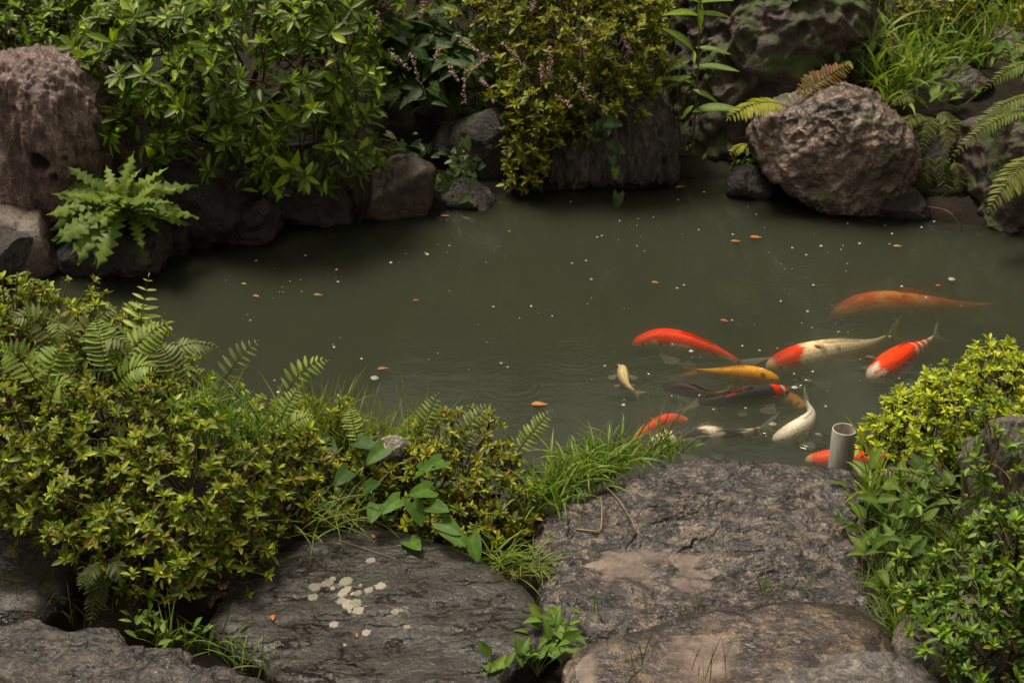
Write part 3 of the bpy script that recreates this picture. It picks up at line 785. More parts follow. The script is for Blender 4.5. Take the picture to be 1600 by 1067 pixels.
class Leaves:
    """positions, frames, sizes, colours of many leaves; merges or splits them"""
    def __init__(s, templates, palette): s.T = templates; s.pal = [np.array(c) for c in palette]; s.c = []; s.R = []; s.L = []; s.t = []; s.k = []
    def add(s, c, d, n, L, k, t=None):
        s.c.append(np.asarray(c, float)); s.R.append(frame(d, n)); s.L.append(L); s.k.append(k); s.t.append(random.randrange(len(s.T)) if t is None else t)
    def build(s, root, mat, max_parts=240, part='leaf', rest='foliage'):
        if not s.c: return
        c = np.array(s.c); Rm = np.array(s.R); L = np.array(s.L); tt = np.array(s.t); kk = np.array(s.k)
        sel = np.zeros(len(c), bool)
        if max_parts:
            mid = c + Rm[:, :, 0] * (L * .5)[:, None]
            px, py, dz = project(mid)
            infr = (px > 2) & (px < 1598) & (py > 2) & (py < 1065)
            toc = unit(CAM - mid); face = np.abs((Rm[:, :, 2] * toc).sum(-1))
            bins = {}
            for q in np.argsort(dz):
                if not infr[q]: continue
                b = (int(px[q] // 9), int(py[q] // 9))
                bins.setdefault(b, q)
            cand = np.array(sorted(bins.values()), int)
            if len(cand):
                score = (L[cand] / dz[cand]) * (.35 + face[cand])
                sel[cand[np.argsort(-score)[:max_parts]]] = True
        g = Geo(); cache = {}
        off = np.array(root_loc(root))
        for q in np.nonzero(sel)[0]:
            key = (tt[q], kk[q])
            if key not in cache:
                V, F, mid = s.T[tt[q]]
                cache[key] = new_mesh(part, V, F, mat, s.pal[kk[q]][None] * mid[:, None])
            o = bpy.data.objects.new(part, cache[key]); COL.objects.link(o); o.parent = root
            m = np.eye(4); m[:3, :3] = Rm[q] * L[q]; m[:3, 3] = c[q] - off
            o.matrix_basis = Matrix(m.tolist())
        for t in range(len(s.T)):
            w = np.nonzero(~sel & (tt == t))[0]
            if not len(w): continue
            V, F, mid = s.T[t]
            v = c[w][:, None] + np.einsum('nij,mj->nmi', Rm[w] * L[w][:, None, None], V)
            f = F[None] + (np.arange(len(w)) * len(V))[:, None, None]
            col = np.array(s.pal)[kk[w]][:, None] * mid[None, :, None]
            g.add(v.reshape(-1, 3), f.reshape(-1, 4), col.reshape(-1, 3))
        if g.n: put(rest, g.mesh(rest, mat), root, kind='stuff')

AZ_T = [leaf_t('obovate', 4, .22, .12, wid=.20), leaf_t('obovate', 4, .30, .22, wid=.17), leaf_t('lance', 4, .15, .02, wid=.19)]
RH_T = [leaf_t('lance', 5, .22, .10, wid=.17), leaf_t('lance', 5, .28, .22, wid=.15), leaf_t('obovate', 5, .2, .05, wid=.17)]
OV_T = [leaf_t('ovate', 6, .18, .18, cols=5, wid=.25), leaf_t('ovate', 6, .25, .30, cols=5, wid=.22), leaf_t('ovate', 6, .1, .12, cols=5, wid=.27, wave=.01)]
HT_T = [leaf_t('heart', 10, .10, .14, cols=7, wid=.42, wave=.015, seed=s_) for s_ in range(3)]
LB_T = [leaf_t('lobed', 20, .10, .55, cols=3, wid=.14, wave=.045, seed=s_) for s_ in range(3)]
FP_T = [leaf_t('lance', 14, .10, .12, wid=.165, teeth=.28), leaf_t('lance', 14, .16, .25, wid=.15, teeth=.30)]
LG_T = [leaf_t('lance', 8, .14, .45, wid=.085), leaf_t('lance', 8, .14, .25, wid=.10)]

PAL_HEDGE = [tuple(a * b for a, b in zip(c, (1.42, 1.68, .66))) for c in [(.085, .090, .018), (.060, .075, .016), (.110, .110, .022), (.150, .150, .026), (.110, .075, .022), (.13, .055, .022), (.045, .062, .016), (.22, .21, .030), (.16, .12, .035)]]
PAL_MID = [tuple(a * b for a, b in zip(c, (1.45, 1.66, .66))) for c in [(.075, .085, .018), (.050, .070, .016), (.12, .11, .018), (.17, .14, .022), (.14, .085, .018), (.12, .04, .018), (.04, .058, .016), (.21, .19, .028), (.19, .12, .02)]]
PAL_RIGHT = [tuple(a * b for a, b in zip(c, (1.58, 1.68, .68))) for c in [(.14, .155, .018), (.11, .14, .016), (.20, .21, .024), (.27, .27, .030), (.09, .12, .018), (.16, .14, .026), (.07, .10, .016), (.33, .31, .036), (.15, .13, .02)]]
PAL_GREEN = [tuple(a * b for a, b in zip(c, (1.25, 1.32, .62))) for c in [(.050, .085, .018), (.040, .072, .017), (.075, .11, .020), (.10, .14, .022), (.035, .06, .018), (.055, .08, .02), (.03, .052, .015), (.15, .18, .026), (.13, .12, .024)]]
PAL_RHODO = [tuple(a * b for a, b in zip(c, (1.62, 1.62, .55))) for c in [(.042, .066, .015), (.034, .056, .014), (.060, .090, .018), (.090, .125, .022), (.028, .046, .013), (.05, .07, .016), (.026, .04, .012), (.12, .16, .026), (.07, .085, .02)]]
PAL_YEL = [tuple(a * b for a, b in zip(c, (1.6, 1.85, .75))) for c in [(.085, .082, .016), (.065, .07, .015), (.12, .105, .018), (.16, .14, .022), (.05, .055, .014), (.12, .075, .018), (.04, .048, .012), (.20, .17, .026), (.10, .08, .02)]]

def tips(pal, f):
    pal = list(pal)
    for i in (7, 3, 2): pal[i] = tuple(min(.6, x * f) for x in pal[i])
    return pal
br = lambda pal, f: [tuple(min(.62, x * f) for x in c) for c in pal]
PAL_HEDGE, PAL_MID, PAL_RIGHT, PAL_GREEN, PAL_RHODO, PAL_YEL = tips(br(PAL_HEDGE, 1.12), 1.4), tips(br(PAL_MID, 1.1), 1.35), tips(br(PAL_RIGHT, 1.18), 1.3), tips(br(PAL_GREEN, 1.2), 1.5), tips(br(PAL_RHODO, 1.25), 1.5), tips(PAL_YEL, 1.35)
def pick(inner):
    r = random.random()
    if inner: return 7 if r < .35 else 3 if r < .75 else 2
    return 0 if r < .28 else 1 if r < .50 else 2 if r < .68 else 3 if r < .76 else 4 if r < .85 else 5 if r < .875 else 6 if r < .96 else 8

def rosette(lv, c, ax, L, k=8, el=(5, 35), inner=3, iel=(45, 70), wide=1.0, young=None):
    ax = unit(ax); a = unit(np.cross(ax, [.3, .9, .2])); b = np.cross(ax, a)
    ph = random.random() * 6.28
    y = random.random() if young is None else young
    for i in range(k + inner):
        ins = i >= k
        th = ph + i * 2.39996 + random.gauss(0, .2)
        e = R(random.uniform(*(iel if ins else el)))
        rad = a * math.cos(th) + b * math.sin(th)
        d = ax * math.sin(e) + rad * math.cos(e)
        n = ax * math.cos(e) - rad * math.sin(e) + np.array([random.gauss(0, .12) for _ in range(3)])
        s = L * random.uniform(.62, 1.2) * (.62 if ins else 1.0)
        lv.add(np.asarray(c) + ax * (L * .12 * random.random() if not ins else L * .18) , d, n, s, pick(ins and y > .35))

def lobe(px, py, Y, rx, rz, ry):
    c = Q(px, py, Y); m = ppm(c)
    return c, np.array([rx / m, ry, rz / m * 1.05])

def shrub(name, label, lobes, base, pal, L, templates=AZ_T, dens=1.0, k=7, inner=3, cat='shrub', group=None, up=.55, parts=240, fill=.5, shoots=.12, stem=.0035, seed=1, mat='leaf', trunk=.012, barkc=(.06, .035, .02), jit=.13, el=(5, 48)):
    random.seed(seed); r = np.random.default_rng(seed)
    base = np.asarray(base, float)
    root = thing(name, base, label, cat, group)
    lv = Leaves(templates, pal); br = Geo()
    LB = [lobe(*l) for l in lobes]
    for c, rd in LB:
        # main limb
        mid = (base + c) / 2 + r.normal(0, .04, 3)
        br.add(*tube(bez(base + r.normal(0, .02, 3) * [1, 1, 0], mid, c), np.linspace(trunk, trunk * .5, 8), 6), barkc)
    for li, (c, rd) in enumerate(LB):
        area = 4 * math.pi * ((rd[0] * rd[1]) ** 1.6 / 3 + (rd[0] * rd[2]) ** 1.6 / 3 + (rd[1] * rd[2]) ** 1.6 / 3) ** (1 / 1.6)
        n = int(dens * area / (L * L * 1.55))
        for q in range(n):
            d = unit(r.normal(size=3))
            sc = 1 + r.normal(0, jit) + .18 * float(noise3((c + d * rd) * 5.0 + seed))
            if r.random() < shoots: sc += r.uniform(.05, .28)
            p = c + d * rd * sc
            nrm = unit(d / rd)
            toc = unit(CAM - p)
            if nrm @ toc < -.35 and nrm[2] < .35: continue
            ok = True
            for lj, (c2, r2) in enumerate(LB):
                if lj != li and (((p - c2) / r2) ** 2).sum() < .55: ok = False; break
            if not ok: continue
            if p[2] < float(ground_z(np.array([p[0]]), np.array([p[1]]))[0]) + .01: continue
            if nrm[2] < -.25 and r.random() < .55: continue
            ax = nrm * (1 - up) + np.array([0, 0, up]) + r.normal(0, .22, 3)
            rosette(lv, p, ax, L * r.uniform(.8, 1.2), k=k - (r.random() < .4), inner=inner, el=el)
            if r.random() < .55:
                ax = unit(ax); s0 = p - ax * L * r.uniform(1.2, 3.2) + r.normal(0, L * .3, 3)
                s1 = s0 + (c - s0) * .45 - np.array([0, 0, L * .6])
                br.add(*tube(bez(p, s0, s1, 5), np.linspace(stem * .55, stem, 5), 4), barkc if r.random() < .6 else (.11, .075, .03))
        for q in range(int(n * fill)):
            d = unit(r.normal(size=3)); p = c + d * rd * r.uniform(.45, .92)
            for _ in range(3):
                lv.add(p + r.normal(0, L * .4, 3), unit(d + r.normal(0, .6, 3)), np.array([0, 0, 1.]) + r.normal(0, .5, 3), L * r.uniform(.7, 1.05), pick(False))
    if br.n: put('branches', br.mesh('branches', M['bark']), root)
    lv.build(root, M[mat], parts)
    return root

def gbase(px, py, Y):
    c = Q(px, py, Y); return np.array([c[0], c[1], float(ground_z(np.array([c[0]]), np.array([c[1]]))[0])])

# near bank
shrub('azalea_shrub', 'tall olive azalea hedge with bronze tips and fern fronds at the pond edge',
      [(30, 560, 3.40, 110, 100, .26), (150, 590, 3.38, 110, 85, .24), (40, 690, 3.12, 130, 90, .24), (175, 680, 3.15, 110, 80, .22), (265, 645, 3.36, 75, 65, .20), (-90, 620, 3.3, 110, 140, .3)],
      gbase(80, 760, 3.35), PAL_HEDGE, .027, seed=11, dens=.85, shoots=.18)
shrub('azalea_shrub', 'dense low azalea mound spreading over the dark stepping stone',
      [(150, 770, 2.95, 95, 75, .2), (290, 760, 3.0, 110, 95, .22), (225, 845, 2.86, 100, 70, .17), (350, 845, 2.95, 75, 65, .16), (385, 740, 3.15, 85, 75, .2), (60, 760, 3.0, 70, 55, .16)],
      gbase(260, 850, 2.98), PAL_HEDGE, .029, seed=12, dens=.85)
shrub('azalea_shrub', 'small dark azalea tangle between the low mound and the white crusted rock',
      [(505, 715, 3.35, 75, 60, .17), (455, 690, 3.45, 60, 45, .17), (550, 760, 3.25, 65, 55, .16), (470, 770, 3.2, 60, 55, .15)],
      gbase(500, 780, 3.3), PAL_MID, .026, seed=13, dens=.75, parts=200)
shrub('azalea_shrub', 'yellow and bronze leaved azalea bush next to the tall grass clump',
      [(720, 725, 3.34, 85, 60, .18), (660, 755, 3.28, 70, 55, .16), (780, 775, 3.24, 55, 60, .15), (735, 805, 3.18, 75, 52, .15), (600, 730, 3.42, 50, 40, .14)],
      gbase(720, 830, 3.22), PAL_MID, .025, seed=14, dens=.75)
shrub('azalea_shrub', 'bright yellow-green azalea bush leaning over the grey pipe',
      [(1570, 603, 3.45, 70, 44, .19), (1505, 634, 3.45, 66, 40, .17), (1438, 666, 3.45, 58, 37, .15), (1378, 692, 3.48, 30, 28, .10), (1500, 690, 3.40, 45, 30, .12), (1630, 640, 3.4, 80, 60, .2)],
      gbase(1500, 740, 3.42), PAL_RIGHT, .025, seed=15, dens=1.1, up=.7, shoots=.05, jit=.09)
shrub('azalea_shrub', 'glossy deep green azalea shrub over the grey slab',
      [(1545, 915, 2.50, 75, 60, .17), (1480, 990, 2.42, 50, 45, .14), (1590, 860, 2.52, 60, 60, .17), (1560, 1010, 2.38, 80, 60, .17), (1640, 950, 2.45, 80, 110, .2), (1430, 920, 2.6, 30, 25, .08)],
      gbase(1570, 1000, 2.5), PAL_GREEN, .028, seed=16, dens=.75, up=.5)
shrub('azalea_shrub', 'sparse branching shrub with yellow twigs in front of the upright stone',
      [(1590, 750, 2.72, 55, 60, .15), (1500, 735, 2.80, 50, 40, .12), (1560, 690, 2.78, 40, 40, .12), (1470, 765, 2.78, 45, 25, .1), (1610, 820, 2.66, 40, 50, .12)],
      gbase(1610, 860, 2.72), PAL_GREEN, .028, seed=17, dens=.30, fill=.15, shoots=.4, barkc=(.20, .15, .03), parts=200, stem=.003, trunk=.005)

# far bank
shrub('rhododendron_shrub', 'large dark green shrub of whorled narrow leaves overhanging the far bank',
      [(250, 110, 5.72, 105, 85, .32), (400, 115, 5.65, 130, 115, .36), (505, 95, 5.8, 95, 105, .34), (330, 25, 6.1, 190, 75, .45), (175, 95, 5.72, 50, 65, .22), (470, 235, 5.58, 85, 58, .22), (345, 215, 5.52, 95, 48, .22), (555, 215, 5.7, 42, 62, .18), (235, 195, 5.55, 65, 45, .18), (520, 10, 6.4, 120, 60, .3), (100, 10, 6.4, 90, 40, .3), (400, 262, 5.55, 60, 30, .15)],
      gbase(380, 300, 6.1), PAL_RHODO, .076, templates=RH_T, seed=21, dens=.80, fill=.7, k=10, inner=3, up=.42, parts=280, stem=.005, trunk=.022, el=(-5, 28), jit=.09)
shrub('box_shrub', 'light green small-leaved bush above the purple boulder',
      [(20, 40, 6.25, 80, 45, .25), (95, 45, 6.2, 55, 40, .2), (-60, 40, 6.2, 70, 50, .25), (40, -10, 6.5, 120, 40, .3)],
      gbase(30, 120, 6.5), [tuple(1.2 * x for x in c) for c in PAL_GREEN], .048, seed=22, dens=.8, parts=200)
shrub('azalea_shrub', 'yellow-green azalea bush hanging over the streaked grey rock',
      [(900, 55, 6.3, 110, 75, .30), (970, 70, 6.25, 65, 70, .25), (850, 140, 6.15, 75, 50, .22), (940, 140, 6.15, 70, 45, .22), (835, 205, 6.05, 42, 45, .15), (820, 265, 6.0, 32, 32, .11), (870, 10, 6.5, 150, 50, .3), (1000, 20, 6.4, 40, 50, .2), (905, 200, 6.05, 40, 25, .1)],
      gbase(900, 250, 6.4), PAL_YEL, .041, seed=23, dens=1.1)
shrub('box_shrub', 'small yellowish bush at the top of the grassy bank',
      [(1400, 5, 7.0, 60, 35, .2), (1460, 0, 7.1, 60, 25, .2), (1500, 15, 7.2, 40, 20, .15)],
      gbase(1430, 60, 7.2), PAL_YEL, .045, seed=24, dens=.7, parts=120)
shrub('box_shrub', 'dark leafy bush in the gap behind the pink-flowered plant',
      [(640, -20, 6.9, 110, 60, .3), (740, 40, 6.8, 90, 70, .3), (700, 120, 6.6, 80, 60, .2), (1020, -30, 7.0, 60, 60, .3)],
      gbase(700, 120, 7.0), [tuple(.9 * x for x in c) for c in PAL_RHODO], .055, seed=25, dens=.7, parts=120)

shrub('azalea_shrub', 'rounded azalea mound beyond the upright stone on the near bank',
      [(1800, 690, 3.15, 110, 110, .28), (1900, 610, 3.4, 110, 100, .3), (1820, 860, 2.75, 110, 90, .25)],
      gbase(1830, 780, 3.15), PAL_GREEN, .034, seed=18, dens=.7, parts=0)
shrub('azalea_shrub', 'leafy azalea mass on the bank past the mossy boulder and ferns',
      [(1800, 180, 5.9, 110, 100, .35), (1900, 280, 5.5, 110, 90, .35), (1980, 400, 4.9, 110, 90, .3), (1720, 60, 6.6, 110, 80, .35)],
      gbase(1850, 260, 6.0), PAL_YEL, .05, seed=19, dens=.8, parts=0)
UPZ = np.array([0, 0, 1.])
# ------------------------------------------------------------------ ferns
def frond_geo(base, tip, arch, npin, plen, bank=0.0, taper=.35, first=.12, hang=.15):
    base = np.asarray(base); tip = np.asarray(tip)
    ctl = (base + tip) / 2 + np.array([0, 0, 1.]) * arch
    pts = bez(base, ctl, tip, 22)
    T = unit(np.gradient(pts, axis=0))
    out = []
    for i in range(npin):
        s = first + (1 - first) * (i + .5) / npin
        x = s * 21; a = min(int(x), 20); p = pts[a] + (pts[a + 1] - pts[a]) * (x - a); t = T[a]
        side = unit(np.cross(t, unit(CAM - p) * abs(t[2]) + UPZ * (1 - abs(t[2])) + .001))
        up = np.cross(side, t)
        prof = math.sin(math.pi * min(1, (s - first) / (1 - first) * .80 + .18)) ** .8
        ln = plen * max(.12, prof)
        for sg in (-1, 1):
            d = side * sg * math.cos(R(28)) + t * math.sin(R(28)) - np.array([0, 0, hang]) + np.array([random.gauss(0, .05) for _ in range(3)])
            n = up * .6 + side * bank + UPZ * .8
            out.append((p, d, n, ln * random.uniform(.92, 1.08)))
    out.append((pts[-1], T[-1], np.cross(unit(np.cross(T[-1], [0, 0, 1.001])), T[-1]), plen * .18))
    return pts, out

def fern(name, label, fronds, pal, detail=True, group=None, stemc=(.13, .14, .03), mat='leaf_soft'):
    """fronds: (base, tip, arch, pinnae, pinna length)"""
    root = thing(name, fronds[0][0], label, 'fern', group)
    cache = {}
    for fr in fronds:
        pts, pin = frond_geo(*fr)
        g = Geo(); L = np.linalg.norm(pts[-1] - pts[0])
        g.add(*tube(pts, np.linspace(.0022, .0006, len(pts)), 4), stemc)
        if not detail:
            for (p, d, n, ln) in pin:
                V, F, mid = FP_T[random.randrange(2)]
                Rm = frame(d, n); g.add(p + (Rm * ln @ V.T).T, F, np.array(pal[random.randrange(len(pal))])[None] * mid[:, None])
        o = put('frond', g.mesh('frond', M[mat]), root)
        if detail:
            for (p, d, n, ln) in pin:
                t = random.randrange(2); k = random.randrange(len(pal))
                if (t, k) not in cache:
                    V, F, mid = FP_T[t]; cache[(t, k)] = new_mesh('leaflet', V, F, M[mat], np.array(pal[k])[None] * mid[:, None])
                q = bpy.data.objects.new('leaflet', cache[(t, k)]); COL.objects.link(q); q.parent = o
                m = np.eye(4); m[:3, :3] = frame(d, n) * ln; m[:3, 3] = p
                q.matrix_basis = Matrix(m.tolist())
    return root

random.seed(31)
FG = [(.22, .30, .05), (.19, .27, .045), (.25, .32, .06), (.15, .21, .04)]
FGREY = [(.18, .22, .07), (.15, .19, .06), (.21, .25, .085), (.13, .15, .05)]
FYEL = [(.30, .31, .035), (.25, .27, .03), (.34, .33, .04)]
def q2(px, py, Y): return Q(px, py, Y)
fern('fern', 'tall upright fern frond rising above the azalea hedge over the water', [(q2(195, 660, 3.30), q2(232, 432, 3.45), .02, 13, .062)], [(.46, .58, .16), (.40, .50, .14)])
fern('fern', 'grey-green drooping fern in the top of the hedge', [(q2(105, 560, 3.32), q2(20, 500, 3.25), .10, 14, .05), (q2(115, 560, 3.32), q2(90, 525, 3.2), .13, 12, .045), (q2(120, 560, 3.34), q2(180, 480, 3.4), .06, 12, .05), (q2(130, 560, 3.3), q2(200, 540, 3.25), .08, 12, .05)], FGREY)
fern('fern', 'fresh green fern with spreading fronds low in the hedge', [(q2(65, 610, 3.08), q2(10, 545, 3.05), .05, 9, .05), (q2(70, 615, 3.08), q2(95, 545, 3.15), .04, 8, .055), (q2(75, 640, 3.05), q2(105, 600, 2.95), .05, 8, .045)], FG)
fern('fern', 'short curled fern at the pond end of the hedge', [(q2(325, 650, 3.35), q2(402, 533, 3.4), .06, 10, .045), (q2(255, 560, 3.4), q2(340, 545, 3.45), .06, 12, .045), (q2(290, 620, 3.3), q2(250, 540, 3.35), .05, 11, .045)], FGREY)
fern('fern', 'light green arching fern frond curling out over the pond', [(q2(425, 660, 3.40), q2(512, 562, 3.45), .10, 11, .045)], FG)
fern('fern', 'pale upright fern frond beside the white crusted rock', [(q2(640, 720, 3.36), q2(684, 616, 3.42), .01, 14, .042), (q2(625, 710, 3.4), q2(655, 650, 3.42), .02, 12, .035)], FG)
fern('fern', 'fern frond rising from the yellow and bronze bush', [(q2(690, 735, 3.28), q2(765, 632, 3.34), .05, 15, .040), (q2(700, 740, 3.26), q2(745, 672, 3.3), .03, 12, .032)], FGREY)
fern('fern', 'thin fern frond between the bronze bush and the tall grass', [(q2(795, 725, 3.30), q2(862, 641, 3.36), .02, 14, .034)], FG)
fern('fern', 'light green fern spray on the water side of the hedge', [(q2(165, 600, 3.22), q2(262, 505, 3.3), .05, 14, .05), (q2(170, 600, 3.2), q2(150, 500, 3.3), .04, 14, .05), (q2(175, 610, 3.15), q2(245, 575, 3.1), .06, 12, .045)], FG)
fern('fern', 'small bright fern between the hedge and the wiry stems', [(q2(425, 690, 3.22), q2(468, 605, 3.3), .03, 12, .036), (q2(430, 690, 3.2), q2(490, 650, 3.2), .04, 12, .034), (q2(560, 700, 3.25), q2(545, 635, 3.35), .02, 12, .034)], FG)
fern('fern', 'yellow fern frond left of the knobbly boulder', [(q2(1232, 168, 5.95), q2(1138, 186, 5.80), .09, 16, .085), (q2(1170, 225, 5.9), q2(1142, 242, 5.85), .03, 8, .04)], FYEL)
fern('fern', 'rust-tinged fern frond on top of the knobbly boulder', [(q2(1240, 165, 5.95), q2(1332, 100, 6.0), .05, 18, .07), (q2(1245, 160, 6.0), q2(1290, 110, 6.1), .04, 14, .06)], [(.16, .06, .015), (.14, .10, .018), (.11, .11, .02), (.2, .09, .02)])
fern('fern', 'arching olive ferns hanging beside the knobbly boulder', [(q2(1450, 185, 6.0), q2(1388, 220, 5.85), .10, 14, .06), (q2(1455, 185, 6.0), q2(1440, 235, 5.85), .10, 13, .06), (q2(1460, 180, 6.05), q2(1500, 225, 5.9), .10, 13, .06), (q2(1470, 190, 6.0), q2(1480, 245, 5.85), .09, 12, .055), (q2(1450, 200, 6.0), q2(1420, 262, 5.9), .07, 12, .05), (q2(1440, 170, 6.1), q2(1395, 165, 6.0), .10, 12, .055)], [(.10, .12, .025), (.12, .125, .03), (.085, .085, .028)], detail=False)
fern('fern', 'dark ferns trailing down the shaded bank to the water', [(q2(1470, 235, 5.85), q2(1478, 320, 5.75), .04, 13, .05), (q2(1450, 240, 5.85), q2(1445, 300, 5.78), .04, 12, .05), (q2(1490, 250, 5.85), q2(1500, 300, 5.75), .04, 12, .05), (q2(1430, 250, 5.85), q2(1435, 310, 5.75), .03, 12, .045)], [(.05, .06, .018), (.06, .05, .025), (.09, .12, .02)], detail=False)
fern('fern', 'bright fern sprays reaching in over the mossy bank boulder', [(q2(1640, 180, 5.75), q2(1482, 252, 5.60), .18, 26, .05), (q2(1660, 160, 5.8), q2(1515, 205, 5.7), .16, 24, .055), (q2(1660, 120, 6.0), q2(1540, 140, 5.9), .18, 24, .06), (q2(1650, 100, 6.2), q2(1560, 95, 6.2), .16, 20, .055), (q2(1620, 190, 5.8), q2(1560, 215, 5.7), .10, 18, .045)], [(.15, .19, .03), (.13, .17, .028), (.18, .20, .035)], detail=False)
fern('fern', 'broad pale yellow-green fern leaf drooping over the right bank', [(q2(1640, 235, 5.45), q2(1545, 328, 5.25), .10, 22, .085)], [(.20, .22, .05), (.17, .19, .04)])
fern('fern', 'pale fern frond arching above the heart-leaved weeds', [(q2(1470, 765, 2.98), q2(1352, 745, 2.92), .07, 16, .024), (q2(1490, 850, 2.75), q2(1445, 820, 2.72), .03, 12, .02)], [(.20, .22, .05), (.16, .19, .04)])
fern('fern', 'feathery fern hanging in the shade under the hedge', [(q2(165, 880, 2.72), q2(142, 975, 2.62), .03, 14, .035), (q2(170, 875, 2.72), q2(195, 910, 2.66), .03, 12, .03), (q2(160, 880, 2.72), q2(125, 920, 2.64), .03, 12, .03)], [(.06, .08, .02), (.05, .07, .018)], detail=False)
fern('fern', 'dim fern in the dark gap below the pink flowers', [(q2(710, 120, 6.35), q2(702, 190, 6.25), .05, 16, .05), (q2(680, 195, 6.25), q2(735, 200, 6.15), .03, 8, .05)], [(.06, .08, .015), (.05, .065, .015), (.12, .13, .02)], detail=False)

# ------------------------------------------------------------------ leafy plants
def placed(name, label, cat, leaves, T, pal, mat='leaf', stems=(), stemc=(.08, .10, .03), part='leaf', group=None):
    """leaves: (base, tip, normal, relative colour index) each one a part"""
    base = np.mean([np.asarray(l[0]) for l in leaves], 0); base[2] = min(l[0][2] for l in leaves)
    root = thing(name, base, label, cat, group)
    lv = Leaves(T, pal)
    for (b, t, n, k) in leaves:
        d = np.asarray(t) - np.asarray(b); lv.add(b, d, n, float(np.linalg.norm(d)), k)
    lv.build(root, M[mat], 100000, part)
    if len(stems):
        g = Geo()
        for (a, c, b, r0, r1) in stems: g.add(*tube(bez(a, c, b, 8), np.linspace(r0, r1, 8), 5), stemc)
        put('stems', g.mesh('stems', M['bark']), root)
    return root

UPZ = np.array([0, 0, 1.])
TOC = lambda p: unit(CAM - np.asarray(p))
# heart-leaved vine by the dark stone
HEART = [(.10, .20, .03), (.085, .17, .028), (.13, .24, .035), (.06, .12, .03)]
hl = [((645, 785), (668, 838), 3.02), ((672, 765), (612, 775), 3.05), ((672, 790), (718, 800), 3.02), ((690, 815), (742, 846), 2.98), ((735, 840), (752, 888), 2.95), ((640, 845), (655, 855), 2.98), ((570, 765), (610, 742), 3.1),
      ((600, 700), (560, 735), 3.2), ((545, 735), (520, 760), 3.15), ((690, 720), (650, 738), 3.15), ((500, 690), (535, 705), 3.3), ((590, 790), (578, 815), 3.05), ((625, 780), (595, 800), 3.06), ((700, 828), (735, 858), 2.96), ((655, 735), (690, 715), 3.15), ((560, 690), (600, 700), 3.25)]
random.seed(41)
lv_ = []; st_ = []
for (b, t, Y) in hl:
    B = Q(b[0], b[1], Y); Tt = Q(t[0], t[1], Y - .05 - .03 * random.random())
    d = Tt - B; L = min(max(np.linalg.norm(d), .046), .066); Tt = B + unit(d) * L
    lv_.append((B, Tt, UPZ * .75 + TOC(B) * .7 + np.random.default_rng(int(b[0])).normal(0, .15, 3), random.choice([0, 0, 1, 2]) if b[0] > 610 else random.choice([1, 3, 3])))
    st_.append((B, B + np.array([0, .03, -.05]), B + np.array([random.uniform(-.05, .05), .08, -.16]), .0018, .0025))
placed('heart_leaf_vine', 'vine with large glossy heart-shaped leaves draped over the dark stone', 'vine', lv_, HT_T, HEART, 'leaf_soft', st_, (.07, .08, .02))

# jagged-leaved plant at the far left waterline
random.seed(42)
JAG = [(.17, .24, .04), (.14, .20, .036), (.21, .28, .048), (.10, .15, .03)]
jc = Q(195, 325, 5.16); lv_ = []
for i in range(78):
    a = i * 2.39996; e = R(random.uniform(-5, 75)) if i > 14 else R(random.uniform(35, 85))
    d = np.array([math.cos(a) * math.cos(e), math.sin(a) * math.cos(e) * .7 - .25, math.sin(e) * .85 - .12])
    L = random.uniform(.16, .28) * (.8 if d[2] > .6 else 1)
    b = jc + np.array([random.gauss(0, .02), random.gauss(0, .02), random.gauss(0, .015)])
    lv_.append((b, b + unit(d) * L, UPZ + TOC(b) * .6 + np.array([0, 0, .2]) - unit(d) * .1, random.choice([0, 0, 1, 1, 2, 2, 3])))
placed('thistle_plant', 'rosette of jagged lobed leaves growing on the rock at the water', 'plant', lv_, LB_T, JAG, 'leaf_soft')

# knotweed with pink flower spikes
random.seed(43)
KN = [(.065, .115, .03), (.055, .095, .028), (.08, .13, .034), (.16, .25, .04), (.045, .075, .024)]
lv_ = []; st_ = []
kb = gbase(650, 230, 6.5)
for (tx, ty, Y) in [(600, 40, 6.35), (640, 90, 6.25), (700, 100, 6.2), (740, 110, 6.2), (680, 60, 6.35), (620, 150, 6.15), (665, 150, 6.12), (720, 50, 6.4), (590, 90, 6.25), (660, 20, 6.5), (700, 10, 6.5), (560, 10, 6.4), (760, 90, 6.3)]:
    tip = Q(tx, ty, Y); ctl = (kb + tip) / 2 + np.array([0, -.05, .2])
    st_.append((kb, ctl, tip, .004, .0015)); path = bez(kb, ctl, tip, 14)
    for j in range(5, 14):
        for sg in (-1, 1):
            if random.random() < .2: continue
            d = np.array([sg * random.uniform(.5, 1), random.uniform(-.8, .1), random.uniform(-.55, .15)])
            L = random.uniform(.09, .15) * (.7 if j > 11 else 1)
            k = 3 if (abs(tx - 720) < 40 and j > 10 and random.random() < .5) else random.choice([0, 0, 1, 1, 2, 4])
            lv_.append((path[j] + np.array([random.gauss(0, .02) for _ in range(3)]), path[j] + unit(d) * L, UPZ + TOC(path[j]) * .5 + np.array([random.gauss(0, .2) for _ in range(3)]), k))
kn = placed('knotweed_plant', 'dark broad-leaved plant carrying slender pink flower spikes', 'plant', lv_, OV_T, KN, 'leaf_soft', st_, (.06, .05, .02))
bead_v = np.array([(x, y, z) for x in (-.8, .8) for y in (-.8, .8) for z in (-.8, .8)], float)
bead_f = np.array([(0, 1, 3, 2), (4, 6, 7, 5), (0, 4, 5, 1), (2, 3, 7, 6), (0, 2, 6, 4), (1, 5, 7, 3)])
